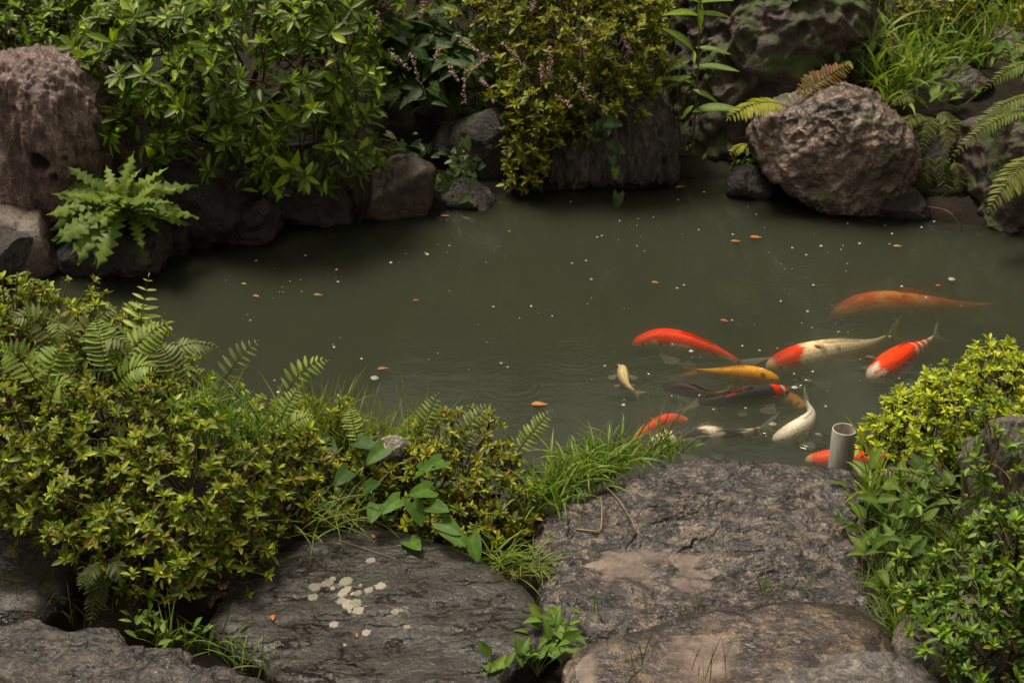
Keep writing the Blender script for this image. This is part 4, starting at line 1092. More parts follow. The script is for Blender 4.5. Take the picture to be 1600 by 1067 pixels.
for (a, c, b, Y) in [((640, 85), (650, 110), (655, 128), 6.0), ((512, 20), (520, 35), (530, 55), 5.95), ((590, 20), (592, 40), (590, 50), 6.1), ((725, 110), (726, 140), (726, 160), 5.95), ((700, 100), (708, 115), (713, 125), 6.0),
                     ((716, 60), (740, 75), (762, 92), 6.05), ((760, 90), (750, 100), (738, 110), 6.0), ((686, 75), (684, 85), (680, 92), 6.05), ((752, 126), (758, 132), (762, 136), 6.0), ((785, 70), (805, 82), (820, 108), 5.95),
                     ((858, 75), (860, 100), (860, 122), 5.9), ((895, 60), (905, 66), (914, 80), 5.95), ((890, 115), (905, 135), (922, 158), 5.85), ((870, 152), (882, 160), (892, 167), 5.85), ((845, 100), (848, 115), (847, 125), 5.9), ((612, 85), (625, 95), (640, 110), 6.0), ((665, 0), (660, 15), (655, 30), 6.2), ((975, 60), (980, 75), (984, 82), 6.0), ((830, 20), (835, 5), (838, -10), 6.1)]:
    A, Cc, B = Q(*a, Y + .04), Q(*c, Y), Q(*b, Y)
    pts = bez(A, Cc, B, 16); g = Geo()
    g.add(*tube(bez(A + np.array([0, .1, -.02]), A, B, 8), np.linspace(.0014, .0008, 8), 4), (.10, .06, .03))
    for p in pts:
        for _ in range(2):
            o_ = p + np.array([random.gauss(0, .005) for _ in range(3)])
            g.add(o_ + bead_v @ np.linalg.qr(np.random.default_rng(random.randrange(9999)).normal(size=(3, 3)))[0] * random.uniform(.0028, .0052), bead_f, np.array([.42, .25, .24]) * random.uniform(.6, 1.15))
    me = g.mesh('flower_spike', M['petal'], smooth=False)
    put('flower_spike', me, kn)

# tall single-stemmed weed
random.seed(44)
wb, wt = Q(1082, 235, 6.2), Q(1095, -15, 6.15)
lv_ = []
for (bx, by, tx, ty, k) in [(1082, 175, 1140, 158, 0), (1085, 105, 1142, 100, 0), (1088, 75, 1132, 75, 0), (1086, 85, 1062, 42, 0), (1090, 22, 1130, 18, 2), (1092, 25, 1055, 10, 2), (1080, 130, 1040, 115, 0), (1078, 95, 1045, 105, 1), (1083, 165, 1068, 178, 2), (1082, 140, 1115, 150, 0), (1084, 80, 1085, 92, 2), (1094, 0, 1095, 40, 2), (1093, 5, 1130, -10, 0), (1093, 5, 1060, -20, 0), (1080, 120, 1050, 125, 1)]:
    B = Q(bx, by, 6.18); T_ = Q(tx, ty, 6.10); lv_.append((B, B + (T_ - B) * 1.15, UPZ + TOC(B) * .7, k))
placed('tall_weed', 'tall single-stemmed weed with paired green blades before the mossy boulder', 'plant', lv_, LG_T[1:] + [leaf_t('lance', 8, .14, .35, wid=.13)], [(.16, .25, .035), (.11, .17, .03), (.22, .32, .04)], 'leaf_soft', [(wb, (wb + wt) / 2 + np.array([.01, 0, 0]), wt, .006, .004)], (.09, .09, .025))

# ivy on the far bank
random.seed(45)
def ivy(label, path, n, spread, L=.045):
    lv_ = []
    pts = spline([Q(*p) for p in path], 40)
    for i in range(n):
        p = pts[random.randrange(40)] + np.array([random.gauss(0, spread), random.gauss(-.03, .03), random.gauss(0, spread)])
        d = np.array([random.gauss(0, .7), -.3, random.gauss(-.5, .4)])
        lv_.append((p, p + unit(d) * L * random.uniform(.6, 1.3), TOC(p) + UPZ * .4 + np.array([random.gauss(0, .3) for _ in range(3)]), random.choice([0, 0, 1, 2, 3])))
    placed('ivy', label, 'ivy', lv_, HT_T, [(.05, .085, .025), (.04, .07, .022), (.065, .11, .03), (.11, .16, .03)], 'leaf', [(pts[0], pts[20], pts[-1], .002, .0015)], (.06, .05, .02))
ivy('ivy trailing down between the brown rock and the tall dark rock', [(715, 235, 6.0), (710, 265, 5.95), (715, 300, 5.88), (700, 315, 5.85)], 55, .055)
ivy('single ivy strand hanging down the streaked grey rock', [(945, 175, 5.95), (952, 230, 5.9), (962, 265, 5.86), (968, 290, 5.84)], 12, .015, .06)
ivy('small creeping vine under the overhanging shrub at the water', [(575, 215, 5.95), (620, 220, 5.9), (660, 235, 5.92)], 30, .05, .04)

# broad-leaved weeds
def weeds(name, label, spots, T, pal, Lr, n, seed, spread=.04, mat='leaf_soft', rise=.05, elev=(5, 60), cat='weed', key=None):
    random.seed(seed); lv_ = []; st_ = []
    for s in spots:
        B = np.asarray(s, float)
        for i in range(n):
            a = random.uniform(0, 6.28); e = R(random.uniform(*elev)); d = np.array([math.cos(a) * math.cos(e), math.sin(a) * math.cos(e), math.sin(e)])
            p = B + np.array([random.gauss(0, spread), random.gauss(0, spread), random.uniform(.2, 1) * rise])
            lv_.append((p, p + d * random.uniform(*Lr), UPZ + TOC(p) * .3 + np.array([random.gauss(0, .25) for _ in range(3)]), random.randrange(len(pal))))
            st_.append((B + np.array([0, 0, -.02]), (B + p) / 2, p, .0014, .001))
    return placed(name, label, cat, lv_, T, pal, mat, st_, (.10, .13, .03))
WG = [(.12, .21, .035), (.10, .175, .03), (.15, .25, .04), (.18, .27, .045)]
weeds('plantain_weed', 'low broad-leaved weeds in the gap between the dark and tan stepping stones', [P(850, 1005, .16), P(880, 985, .17), P(800, 1045, .16), P(840, 1045, .16), P(880, 1030, .18), P(770, 1060, .15), P(870, 1010, .18)], OV_T, WG, (.03, .055), 7, 51, .022, rise=.05)
weeds('plantain_weed', 'tiny round-leaved seedling beside the pitted wet stone', [P(75, 950, .14), P(95, 948, .14)], OV_T, WG, (.025, .04), 3, 52, .01, rise=.03)
weeds('plantain_weed', 'little leafy weeds along the upper edge of the pitted wet stone', [P(225, 990, .20), P(245, 1000, .20), P(270, 1005, .20), P(310, 1010, .18), P(215, 985, .2)], AZ_T, WG, (.02, .04), 7, 53, .018, rise=.05)
weeds('leafy_weed', 'tangle of broad green weeds between the rough stone and the upright stone', [P(1400, 880, .16), P(1440, 850, .18), P(1380, 850, .16), P(1420, 900, .16), P(1460, 830, .2), P(1430, 800, .2), P(1480, 800, .22), P(1370, 900, .15), P(1400, 930, .16), P(1450, 890, .16), P(1500, 860, .18), P(1390, 800, .2), P(1360, 830, .17), P(1440, 930, .16), P(1440, 780, .2)], OV_T, [tuple(.75 * x for x in c) for c in WG], (.03, .075), 9, 54, .035, rise=.09)
weeds('leafy_weed', 'weeds hugging the right side of the rough stone', [P(1350, 770, .15), P(1365, 800, .15), P(1378, 785, .15), P(1358, 820, .15)], OV_T + LG_T, WG, (.04, .08), 5, 55, .02, rise=.07, elev=(15, 75))
weeds('leafy_weed', 'small fresh weeds sprouting among the grass above the ferns', [Q(1480, 140, 6.4), Q(1450, 160, 6.3), Q(1500, 165, 6.3), Q(1590, 110, 6.3), Q(1595, 90, 6.3), Q(1420, 110, 6.5), Q(1330, 95, 6.35), Q(1320, 80, 6.4)], OV_T, WG, (.05, .09), 7, 56, .06, rise=.06)
weeds('leafy_weed', 'small green seedlings on the mud shelf below the tall weed', [Q(1060, 240, 6.3), Q(1100, 240, 6.3), Q(1150, 260, 6.1), Q(1155, 255, 6.1)], OV_T, WG, (.03, .06), 5, 57, .04, rise=.03)

# ------------------------------------------------------------------ grasses
def blade_pts(b, az, L, el0, el1, n=8):
    e = np.linspace(el0, el1, n); st = L / (n - 1)
    h = np.array([math.cos(az), math.sin(az), 0.])
    p = [np.asarray(b, float)]
    for x in e[:-1]: p.append(p[-1] + st * (h * math.cos(x) + UPZ * math.sin(x)))
    return np.array(p)
def grass(name, label, bases, n, Lr, wid, pal, seed, az=None, azs=3.14, el=(60, 95), bend=(20, 120), spread=.02, parts=40, cat='grass', group=None):
    random.seed(seed)
    root = thing(name, np.mean([np.asarray(b) for b in bases], 0), label, cat, group)
    g = Geo()
    for i in range(n):
        b = np.asarray(bases[random.randrange(len(bases))]) + np.array([random.gauss(0, spread), random.gauss(0, spread), 0])
        a = random.uniform(-math.pi, math.pi) if az is None else az + random.gauss(0, azs)
        L = random.uniform(*Lr); e0 = R(random.uniform(*el)); e1 = e0 - R(random.uniform(*bend))
        pts = blade_pts(b, a, L, e0, e1)
        w = wid * random.uniform(.6, 1.2) * np.array([.6, .9, 1, 1, .9, .7, .4, .04])
        v, f = ribbon(pts, w, up=UPZ + np.array([random.gauss(0, .5), random.gauss(0, .5), 0]), fold=.3)
        c = np.array(pal[random.randrange(len(pal))]) * random.uniform(.8, 1.2)
        if i < parts: put('blade', new_mesh('blade', v, f, M['leaf_grass'], np.tile(c, (len(v), 1))), root)
        else: g.add(v, f, c)
    if g.n: put('blades', g.mesh('blades', M['leaf_grass']), root, kind='stuff')
    return root
GR = [(.18, .28, .035), (.15, .24, .032), (.22, .31, .045), (.27, .33, .06), (.11, .19, .03)]
GRD = [(.07, .10, .02), (.06, .09, .018), (.10, .12, .025), (.14, .14, .035)]
cl = [P(x, y, .16) for x, y in [(860, 790), (885, 780), (910, 765), (930, 755), (840, 800), (875, 770), (900, 750), (940, 738), (955, 735)]]
grass('grass_clump', 'thick bright grass clump between the bronze bush and the rough stone', cl, 330, (.10, .21), .0036, GR, 61, spread=.024, parts=120, el=(45, 100), bend=(30, 130))
grass('grass_clump', 'shorter bright grass fringe along the top edge of the rough stone', [P(x, y, .16) for x, y in [(965, 738), (985, 728), (1005, 722), (1030, 712), (1055, 707)]], 110, (.06, .13), .003, GR, 60, spread=.018, parts=80, el=(35, 100), bend=(20, 120))
grass('grass_clump', 'long dark grass blades leaning over the white and black fish', [P(x, y, .15) for x, y in [(985, 722), (1010, 715), (1040, 707), (960, 735)]], 34, (.12, .24), .0022, GRD, 62, az=R(35), azs=.6, el=(40, 75), bend=(20, 70), parts=60)
grass('horsetail_clump', 'wiry thin green stems in the hedge beside the curled fern', [Q(x, y, 3.12) for x, y in [(330, 690), (360, 690), (390, 690), (310, 670), (350, 670), (420, 690)]], 150, (.08, .20), .0019, [(.17, .29, .05), (.13, .23, .04)], 63, spread=.03, parts=60, bend=(10, 110))
grass('horsetail_clump', 'wiry thin stems standing around the white crusted rock', [Q(x, y, 3.38) for x, y in [(590, 720), (610, 720), (560, 720), (640, 715), (540, 705), (480, 690), (520, 690)]], 220, (.12, .25), .0019, [(.26, .33, .07), (.19, .27, .05)], 64, spread=.03, parts=60, el=(50, 100), bend=(0, 60))
grass('horsetail_clump', 'trailing wiry stems over the top of the dark stepping stone', [P(x, y, .24) for x, y in [(500, 800), (520, 810), (490, 820), (540, 800)]], 60, (.08, .17), .0019, [(.22, .28, .05), (.15, .21, .04)], 65, az=R(-20), azs=1.0, el=(10, 50), bend=(10, 70), spread=.03, parts=60)
grass('horsetail_clump', 'fine wiry grass spilling between the dark and rough stones', [P(x, y, .16) for x, y in [(770, 880), (800, 890), (825, 890), (840, 880), (780, 870)]], 130, (.06, .14), .0019, [(.24, .31, .05), (.17, .24, .04)], 66, az=R(-40), azs=1.2, el=(15, 60), bend=(10, 80), spread=.02, parts=60)
grass('grass_clump', 'thin grass wisps at the foot of the hedge by the pitted stone', [P(x, y, .15) for x, y in [(30, 930), (60, 940), (10, 960), (100, 950), (140, 975), (200, 985)]], 70, (.07, .16), .0019, GRD, 67, spread=.03, parts=60, bend=(10, 80))
grass('grass_clump', 'sparse wiry grass in the crack beside the pitted wet stone', [P(x, y, .18) for x, y in [(260, 1000), (300, 1010), (340, 1020), (370, 1040), (410, 1055), (280, 1005)]], 60, (.06, .13), .0019, GR, 68, spread=.02, parts=60, bend=(10, 90), el=(40, 95))
grass('grass_clump', 'short wispy grass between the tan stone and the weeds', [P(x, y, .17) for x, y in [(1385, 935), (1395, 960), (1400, 985), (1390, 910), (1370, 920), (1410, 1000), (1420, 940)]], 200, (.05, .12), .0013, GR, 69, az=R(150), azs=1.0, spread=.02, parts=80, el=(40, 95), bend=(20, 110))
grass('grass_clump', 'tall broad grass blades springing up right of the rough stone', [P(x, y, .14) for x, y in [(1375, 800), (1385, 790), (1370, 780), (1390, 830)]], 26, (.12, .26), .0065, GR, 70, spread=.02, parts=60, el=(55, 95), bend=(10, 110))
grass('grass_clump', 'fine grass mixed through the weeds below the upright stone', [P(x, y, .16) for x, y in [(1400, 870), (1430, 860), (1460, 870), (1490, 900), (1420, 830), (1450, 910), (1380, 860), (1500, 930)]], 170, (.07, .16), .0013, GR, 71, spread=.04, parts=80, bend=(10, 110))
grass('bamboo_grass', 'lush narrow-bladed grass growing on the bank above the knobbly boulder', [Q(x, y, Y) for x, y, Y in [(1370, 140, 6.3), (1400, 120, 6.4), (1430, 110, 6.5), (1390, 90, 6.6), (1450, 90, 6.7), (1350, 110, 6.4), (1420, 140, 6.3), (1470, 110, 6.6), (1500, 90, 6.8), (1390, 160, 6.2), (1520, 100, 6.8), (1370, 60, 6.7), (1440, 60, 6.9)]], 260, (.14, .32), .0085, GR, 72, spread=.06, parts=150, el=(40, 95), bend=(20, 120))
grass('grass_clump', 'grass sprays around the pale stone block at the top of the bank', [Q(x, y, 7.0) for x, y in [(1490, 70), (1520, 80), (1580, 50), (1600, 40), (1540, 60), (1560, 40)]], 90, (.15, .35), .006, GR, 73, spread=.05, parts=60, bend=(20, 100))
grass('grass_clump', 'thin grass beside the tall single-stemmed weed', [Q(x, y, 6.3) for x, y in [(1040, 220), (1055, 180), (1050, 230), (1025, 150)]], 40, (.15, .35), .004, GRD, 74, spread=.03, parts=40, bend=(10, 80))
grass('grass_clump', 'few single grass blades sprouting from the rough stone', [land(x, y, 's13') for x, y in [(1080, 960), (1240, 930), (1255, 920), (1200, 930), (1000, 965), (930, 960), (1230, 700)] if land(x, y, 's13') is not None], 24, (.05, .12), .0016, GR, 75, spread=.012, parts=40, bend=(0, 60))
grass('grass_clump', 'single grass shoots standing in front of the tan stone', [P(x, y, .24) for x, y in [(980, 1062), (1010, 1050), (1110, 1062), (1130, 1062), (1100, 1060)]], 16, (.06, .13), .0014, GRD, 76, spread=.015, parts=40, bend=(0, 40))
# ------------------------------------------------------------------ koi
def koi_material():
    m, nt, nd, lk, out = nodes_of('koi_skin')
    at = N(nt, 'ShaderNodeAttribute', attribute_name='Col')
    uv = N(nt, 'ShaderNodeUVMap'); uv.uv_map = 'UVMap'
    mp = N(nt, 'ShaderNodeMapping'); mp.inputs['Scale'].default_value = (40, 22, 1); lk.new(uv.outputs[0], mp.inputs[0])
    v = N(nt, 'ShaderNodeTexVoronoi'); v.inputs['Scale'].default_value = 1.0; v.inputs['Randomness'].default_value = .35; lk.new(mp.outputs[0], v.inputs['Vector'])
    sc = ramp(nt, v.outputs['Distance'], [(.25, (1.10, 1.10, 1.10)), (.62, (.78, .75, .72))])
    c = mixc(nt, 1.0, at.outputs['Color'], sc, 'MULTIPLY')
    pr = N(nt, 'ShaderNodeBsdfPrincipled'); lk.new(c, pr.inputs['Base Color'])
    pr.inputs['Roughness'].default_value = .5; pr.inputs['Specular IOR Level'].default_value = .12
    b = N(nt, 'ShaderNodeBump'); b.inputs['Strength'].default_value = .3; b.inputs['Distance'].default_value = .002; b.invert = True
    lk.new(v.outputs['Distance'], b.inputs['Height']); lk.new(b.outputs[0], pr.inputs['Normal'])
    lk.new(pr.outputs[0], out.inputs[0])
    return m
M['koi'] = koi_material()
def fin_material():
    m = leaf_material('koi_fin', .5, .35, (1, 1, 1), .1); nt = m.node_tree
    out = [n for n in nt.nodes if n.type == 'OUTPUT_MATERIAL'][0]; sh = out.inputs[0].links[0].from_socket
    tr = N(nt, 'ShaderNodeBsdfTransparent'); mx = N(nt, 'ShaderNodeMixShader'); mx.inputs[0].default_value = .42
    nt.links.new(sh, mx.inputs[1]); nt.links.new(tr.outputs[0], mx.inputs[2]); nt.links.new(mx.outputs[0], out.inputs[0])
    return m
M['fin'] = fin_material()
M['eye'] = vcol_material('koi_eye', .15)

RED, ORG, GOLD, WHT, CRM, BLK, BRN = map(np.array, [(.80, .040, .006), (.70, .17, .02), (.82, .36, .015), (.78, .70, .55), (.72, .58, .34), (.020, .018, .018), (.075, .040, .022)])
S_ = [0, .015, .05, .10, .18, .28, .40, .52, .66, .80, .92, 1.0]
H_ = [.06, .28, .48, .66, .86, .98, 1.0, .93, .72, .48, .34, .32]
W_ = [.10, .36, .60, .78, .93, 1.0, .98, .88, .64, .40, .22, .12]
def koi(label, path, depth, pattern, fin=WHT, fat=1.0, tail_roll=.55, seed=0, spread=.9, belly=.6):
    if np.ndim(depth) == 0: depth = [depth] * len(path)
    sp = spline([P(x, y, -d) for (x, y), d in zip(path, depth)], 120)
    L = float(np.linalg.norm(np.diff(sp, axis=0), axis=1).sum())
    nb = 100; body = sp[:nb]                       # the last fifth carries the tail fin
    t = unit(np.gradient(body, axis=0)); side = unit(np.cross(t, UPZ)); up = np.cross(side, t)
    s = np.linspace(0, 1, nb); hh = np.interp(s, S_, H_) * .108 * L * fat; ww = np.interp(s, S_, W_) * .086 * L * fat
    na = 36; a = np.linspace(0, 2 * math.pi, na, endpoint=False)
    ca, sa = np.cos(a), np.sin(a)                 # ca: up, sa: side
    se = np.sign(sa) * np.abs(sa) ** .85
    v = body[:, None] + up[:, None] * (hh[:, None] * ca[None] * np.where(ca > 0, .92, 1.0))[..., None] + side[:, None] * (ww[:, None] * se[None])[..., None]
    V = v.reshape(-1, 3)
    i = np.arange(nb - 1)[:, None] * na; j = np.arange(na)[None]; k = (j + 1) % na
    F = np.stack([i + j, i + na + j, i + na + k, i + k], -1).reshape(-1, 4)
    F = [tuple(q) for q in F] + [tuple(range(na)), tuple(range((nb - 1) * na, nb * na))[::-1]]
    ss = np.repeat(s, na); uu = np.tile(ca, nb); vv = np.tile(sa, nb)
    loc = np.stack([ss * 4, uu * 1.0, vv * 1.0 + seed * 3.7], -1)
    nz = fbm(loc * 1.5, 4)
    C = pattern(ss, uu, vv, nz)
    bl = np.clip((-uu - .35) * 2, 0, 1)[:, None] * belly
    C = C * (1 - bl) + (WHT * .8) * bl
    root = thing('koi_fish', body[nb // 2] - np.array([0, 0, hh.max()]), label, 'koi', 'koi swimming in the pond')
    me = new_mesh('body', V, F, M['koi'], C)
    uvl = me.uv_layers.new(name='UVMap')
    li = np.empty(len(me.loops), np.int32); me.loops.foreach_get('vertex_index', li)
    uvl.data.foreach_set('uv', np.stack([ss[li] * L / .45, (np.tile(np.arange(na) / na, nb))[li]], -1).astype(np.float32).ravel())
    put('body', me, root)
    def fin_mesh(name, pts, col):
        g = Geo(); rows, cols = pts.shape[:2]
        idx = (np.arange(rows - 1)[:, None] * cols + np.arange(cols - 1)[None]).ravel()
        cc = np.tile(col, (rows * cols, 1)) * (1 - .25 * (np.tile(np.arange(cols), rows) % 2))[:, None]
        g.add(pts.reshape(-1, 3), np.stack([idx, idx + 1, idx + cols + 1, idx + cols], -1), cc)
        put(name, g.mesh(name, M['fin']), root)
    # tail fin: forked fan
    b0 = sp[nb - 3]; tt = unit(sp[-1] - sp[nb - 8]); sd = unit(np.cross(tt, UPZ)); uz = np.cross(sd, tt)
    fu = uz * math.cos(tail_roll) + sd * math.sin(tail_roll) * (1 if sd[1] > 0 else -1)
    TL = .24 * L; rows, cols = 9, 13; pts = np.zeros((rows, cols, 3))
    for r_ in range(rows):
        for c_ in range(cols):
            q = (c_ / (cols - 1) - .5) * 2; x = r_ / (rows - 1)
            ln = TL * (.52 + .48 * abs(q) ** 1.3)
            pts[r_, c_] = b0 + tt * (ln * x) + fu * (q * (.020 * L + .070 * L * x ** .9)) + sd * .012 * L * math.sin(3 * x + q * 2)
    fin_mesh('tail_fin', pts, fin)
    # back fin
    i0, i1 = int(.40 * nb), int(.72 * nb); rows, cols = 4, 12; pts = np.zeros((rows, cols, 3))
    for c_ in range(cols):
        q = i0 + (i1 - i0) * c_ // (cols - 1); hmax = .040 * L * (1 - .55 * c_ / (cols - 1)) * (0.35 if c_ == 0 else 1)
        for r_ in range(rows):
            x = r_ / (rows - 1); pts[r_, c_] = body[q] + up[q] * (hh[q] * .86 + hmax * x * .8) + side[q] * hmax * .5 * x * (1 if seed % 2 else -1) + t[q] * hmax * x * .8
    fin_mesh('back_fin', pts, C[i0 * na:i1 * na:na].mean(0) * .75)
    for (f0, ln, drop_) in ((.24, .17, .40), (.52, .11, .7)):
        for sg in (-1, 1):
            q = int(f0 * nb); b = body[q] + side[q] * sg * ww[q] * .80 - up[q] * hh[q] * drop_
            od = unit(side[q] * sg * spread + t[q] * .75 - up[q] * .25); wd = unit(t[q] * .8 - side[q] * sg * .6)
            rows, cols = 6, 9; pts = np.zeros((rows, cols, 3))
            for r_ in range(rows):
                for c_ in range(cols):
                    x = r_ / (rows - 1); y = c_ / (cols - 1) - .5
                    pts[r_, c_] = b + od * ln * L * x * (1 - .9 * y * y) + wd * ln * L * y * (.20 + .62 * x ** .8)
            fin_mesh('side_fin', pts, fin)
    q = int(.075 * nb); d, f = ico(2)
    for sg in (-1, 1):
        put('eye', new_mesh('eye', body[q] + side[q] * sg * ww[q] * .88 + up[q] * hh[q] * .32 + d * .010 * L, f, M['eye'], np.tile([.01, .008, .008], (len(d), 1))), root)
    return root

def mixp(m, a, b): m = np.clip(m, 0, 1)[:, None]; return a * (1 - m) + b * m
def edge(x, k=14): return np.clip(x * k + .5, 0, 1)
def p_red_back(s, u, v, n):  # red over the whole back, white flanks
    return mixp(edge(u - .30 + .40 * n - .3 * (s > .9)), WHT * .85, RED)
def p_orange(s, u, v, n): return mixp(edge(n * .8 + .05 - .9 * np.abs(s - .35) + .1, 5), ORG * np.array([1.1, .75, .6]), np.array([.85, .34, .07]))
def p_cream_red(s, u, v, n):
    c = mixp(edge((.19 - s) + .08 * n + .10 * (u - .4) , 22) * edge(u - .35 + .3 * n) * edge(s - .04, 30), CRM, RED * np.array([.85, 1.1, 1]))
    c = mixp(edge(.024 - np.hypot(s - .40, (u - .8) * .12) , 60), c, CRM * .42); c = mixp(edge(.022 - np.hypot(s - .52, (u - .7) * .12), 60), c, CRM * .42)
    return mixp(edge(.02 - np.hypot(s - .42, (u - .1) * .1), 80), c, RED)
def p_kohaku(s, u, v, n):
    bands = np.clip(edge(.02 + .6 * (s - .09) * (s > 0) + .12 * n, 20) * edge(.62 - s + .05 * n, 25), 0, 1)
    m = bands * edge(u - .05 + .45 * n)
    for c0, w0 in ((.68, .030), (.78, .025), (.88, .018)): m = np.maximum(m, edge(w0 - np.abs(s - c0) + .02 * n, 50) * edge(u + .1 + .3 * n))
    return mixp(m, WHT, RED * np.array([1, 1.3, 1]))
def p_cream(s, u, v, n): return mixp(edge(n, 2), CRM * .95, CRM * np.array([1.05, 1.0, .8]))
def p_gold(s, u, v, n): return mixp(edge(.3 * n + u * .2, 3), GOLD * np.array([.95, .8, .8]), GOLD)
def p_brown(s, u, v, n): return mixp(edge(s - .78 + .1 * n, 6), BRN * np.array([.45, .36, .42]), np.array([.26, .12, .025]))
def p_showa(s, u, v, n):
    c = mixp(edge(.10 - s + .03 * n, 30), BLK + .012, WHT * .8)
    c = mixp(edge(.045 - np.abs(s - .17) + .03 * n, 40) * edge(u + .3 + .5 * n), c, RED * .75); c = mixp(edge(.03 - np.abs(s - .04) + .02 * n, 40), c, RED * .8)
    c = mixp(edge(n - .55 , 8) * (s > .2), c, RED * .5)
    return c
def p_white(s, u, v, n): return mixp(edge(n - .2, 3), WHT, WHT * np.array([.95, .9, .8]))
def p_white_black(s, u, v, n):
    c = mixp(edge(.10 - np.abs(s - .74) + .08 * n, 22) , WHT * np.array([1, .95, .9]), BLK * 2)
    c = mixp(edge(.13 - np.abs(s - .36) + .06 * n, 25) * edge(u - .45 + .3 * n), c, BLK * 2)
    return mixp(edge(.02 - np.abs(s - .95), 40), c, RED * .6)
def p_red(s, u, v, n): return mixp(edge(.05 - s, 30), RED * np.array([.95, 1.6, 1.5]), np.array([.70, .35, .12]))
def p_dull(s, u, v, n): return np.tile(CRM * np.array([.55, .42, .3]), (len(s), 1))
def p_amber(s, u, v, n): return mixp(edge(.35 - s, 4), CRM * .6, np.array([.75, .30, .03]))

koi('red koi with white flanks and belly', [(988, 538), (1035, 534), (1085, 543), (1130, 556), (1160, 570), (1190, 574)], .052, p_red_back, seed=1)
koi('huge blurred orange koi deep under the water', [(1298, 496), (1360, 486), (1440, 486), (1520, 484), (1598, 478)], .112, p_orange, fin=ORG * .5, seed=2)
koi('cream koi with a red head and two grey spots', [(1197, 575), (1250, 565), (1310, 553), (1360, 541), (1410, 519)], .062, p_cream_red, fin=CRM * .8, seed=3, fat=1.05)
koi('koi with a bright red saddle and red bands towards its white tail', [(1357, 592), (1385, 577), (1415, 558), (1445, 540), (1472, 519)], .046, p_kohaku, seed=4, fat=1.15)
koi('small pale yellow koi with spread fins', [(972, 572), (974, 588), (982, 604), (1002, 619)], .030, p_cream, fin=CRM, seed=5, fat=1.0, spread=1.3)
koi('plain golden yellow koi above the dark brown one', [(1218, 594), (1175, 587), (1120, 583), (1062, 577)], .042, p_gold, fin=GOLD * .9, seed=6, belly=.2)
koi('plain dark brown koi with an amber tail', [(1035, 604), (1070, 609), (1105, 619), (1132, 614), (1156, 604)], .030, p_brown, fin=BRN * 1.6, seed=7, belly=.1, fat=.95)
koi('black koi with red and white marks on its head', [(1233, 610), (1195, 617), (1155, 623), (1110, 628), (1060, 630)], .032, p_showa, fin=WHT * .6, seed=8, belly=.1, fat=.95)
koi('dim yellowish koi passing beneath the dark ones', [(1075, 612), (1100, 630), (1122, 650), (1140, 668)], .11, p_dull, fin=CRM * .4, seed=9)
koi('orange-nosed koi partly beneath the black one', [(1255, 638), (1240, 628), (1215, 620), (1180, 614), (1140, 612)], [.06, .085, .12, .14, .15], p_amber, fin=WHT * .8, seed=10, fat=.72)
koi('plain white koi bending its body in a curve', [(1208, 688), (1235, 679), (1258, 664), (1267, 645), (1252, 617)], .040, p_white, seed=11, fat=1.05)
koi('white koi with black back and tail patches', [(1012, 696), (1050, 690), (1105, 684), (1160, 679), (1217, 664)], .046, p_white_black, fin=WHT * .8, seed=12)
koi('all red koi half hidden by the grass', [(1076, 657), (1045, 660), (1015, 672), (990, 688), (968, 704)], .042, p_red, fin=RED * .6, seed=13)
koi('red koi passing behind the grey pipe', [(1258, 719), (1320, 722), (1390, 720), (1468, 716)], .036, p_red, fin=RED * .7, seed=14, belly=.2)
koi('dark shape of a koi deep in the open water', [(830, 578), (790, 572), (745, 568), (700, 568)], .16, p_brown, fin=BRN, seed=15, belly=.1)

# ------------------------------------------------------------------ pipe
m, nt, nd, lk, out = nodes_of('weathered_grey_pipe')
geo_ = N(nt, 'ShaderNodeNewGeometry'); mpn = N(nt, 'ShaderNodeMapping'); mpn.inputs['Scale'].default_value = (1, 1, .15); lk.new(geo_.outputs['Position'], mpn.inputs[0])
cn = ramp(nt, noise_tex(nt, mpn.outputs[0], 60, 5, .6), [(.3, (.27, .245, .215)), (.7, (.47, .44, .40))])
sz = N(nt, 'ShaderNodeSeparateXYZ'); lk.new(geo_.outputs['Position'], sz.inputs[0])
alg = ramp(nt, mth(nt, 'ADD', mth(nt, 'MULTIPLY', sz.outputs[2], 7.0), mth(nt, 'MULTIPLY', noise_tex(nt, geo_.outputs['Position'], 45, 6, .7), .9)), [(.75, (.9, .9, .9)), (1.25, (0, 0, 0))])
cn = mixc(nt, alg, cn, (.07, .065, .03))
pr = N(nt, 'ShaderNodeBsdfPrincipled'); lk.new(cn, pr.inputs['Base Color']); pr.inputs['Roughness'].default_value = .45; lk.new(pr.outputs[0], out.inputs[0]); M['pipe'] = m
pc = Q(1320, 670, 3.58); a = np.linspace(0, 2 * math.pi, 48, endpoint=False); V = []
for r_, z in ((.036, -.4), (.036, -.05), (.036, pc[2] - .0015), (.0352, pc[2]), (.0322, pc[2]), (.0315, pc[2] - .0015), (.0315, -.05), (.0315, -.4)):
    V += [(pc[0] + r_ * math.cos(q), pc[1] + r_ * math.sin(q), z) for q in a]
F = [(i * 48 + j, i * 48 + (j + 1) % 48, (i + 1) * 48 + (j + 1) % 48, (i + 1) * 48 + j) for i in range(7) for j in range(48)]
solo('drain_pipe', new_mesh('drain_pipe', V, F, M['pipe']), 'open grey pipe standing upright in the water beside the rough stone', 'pipe')

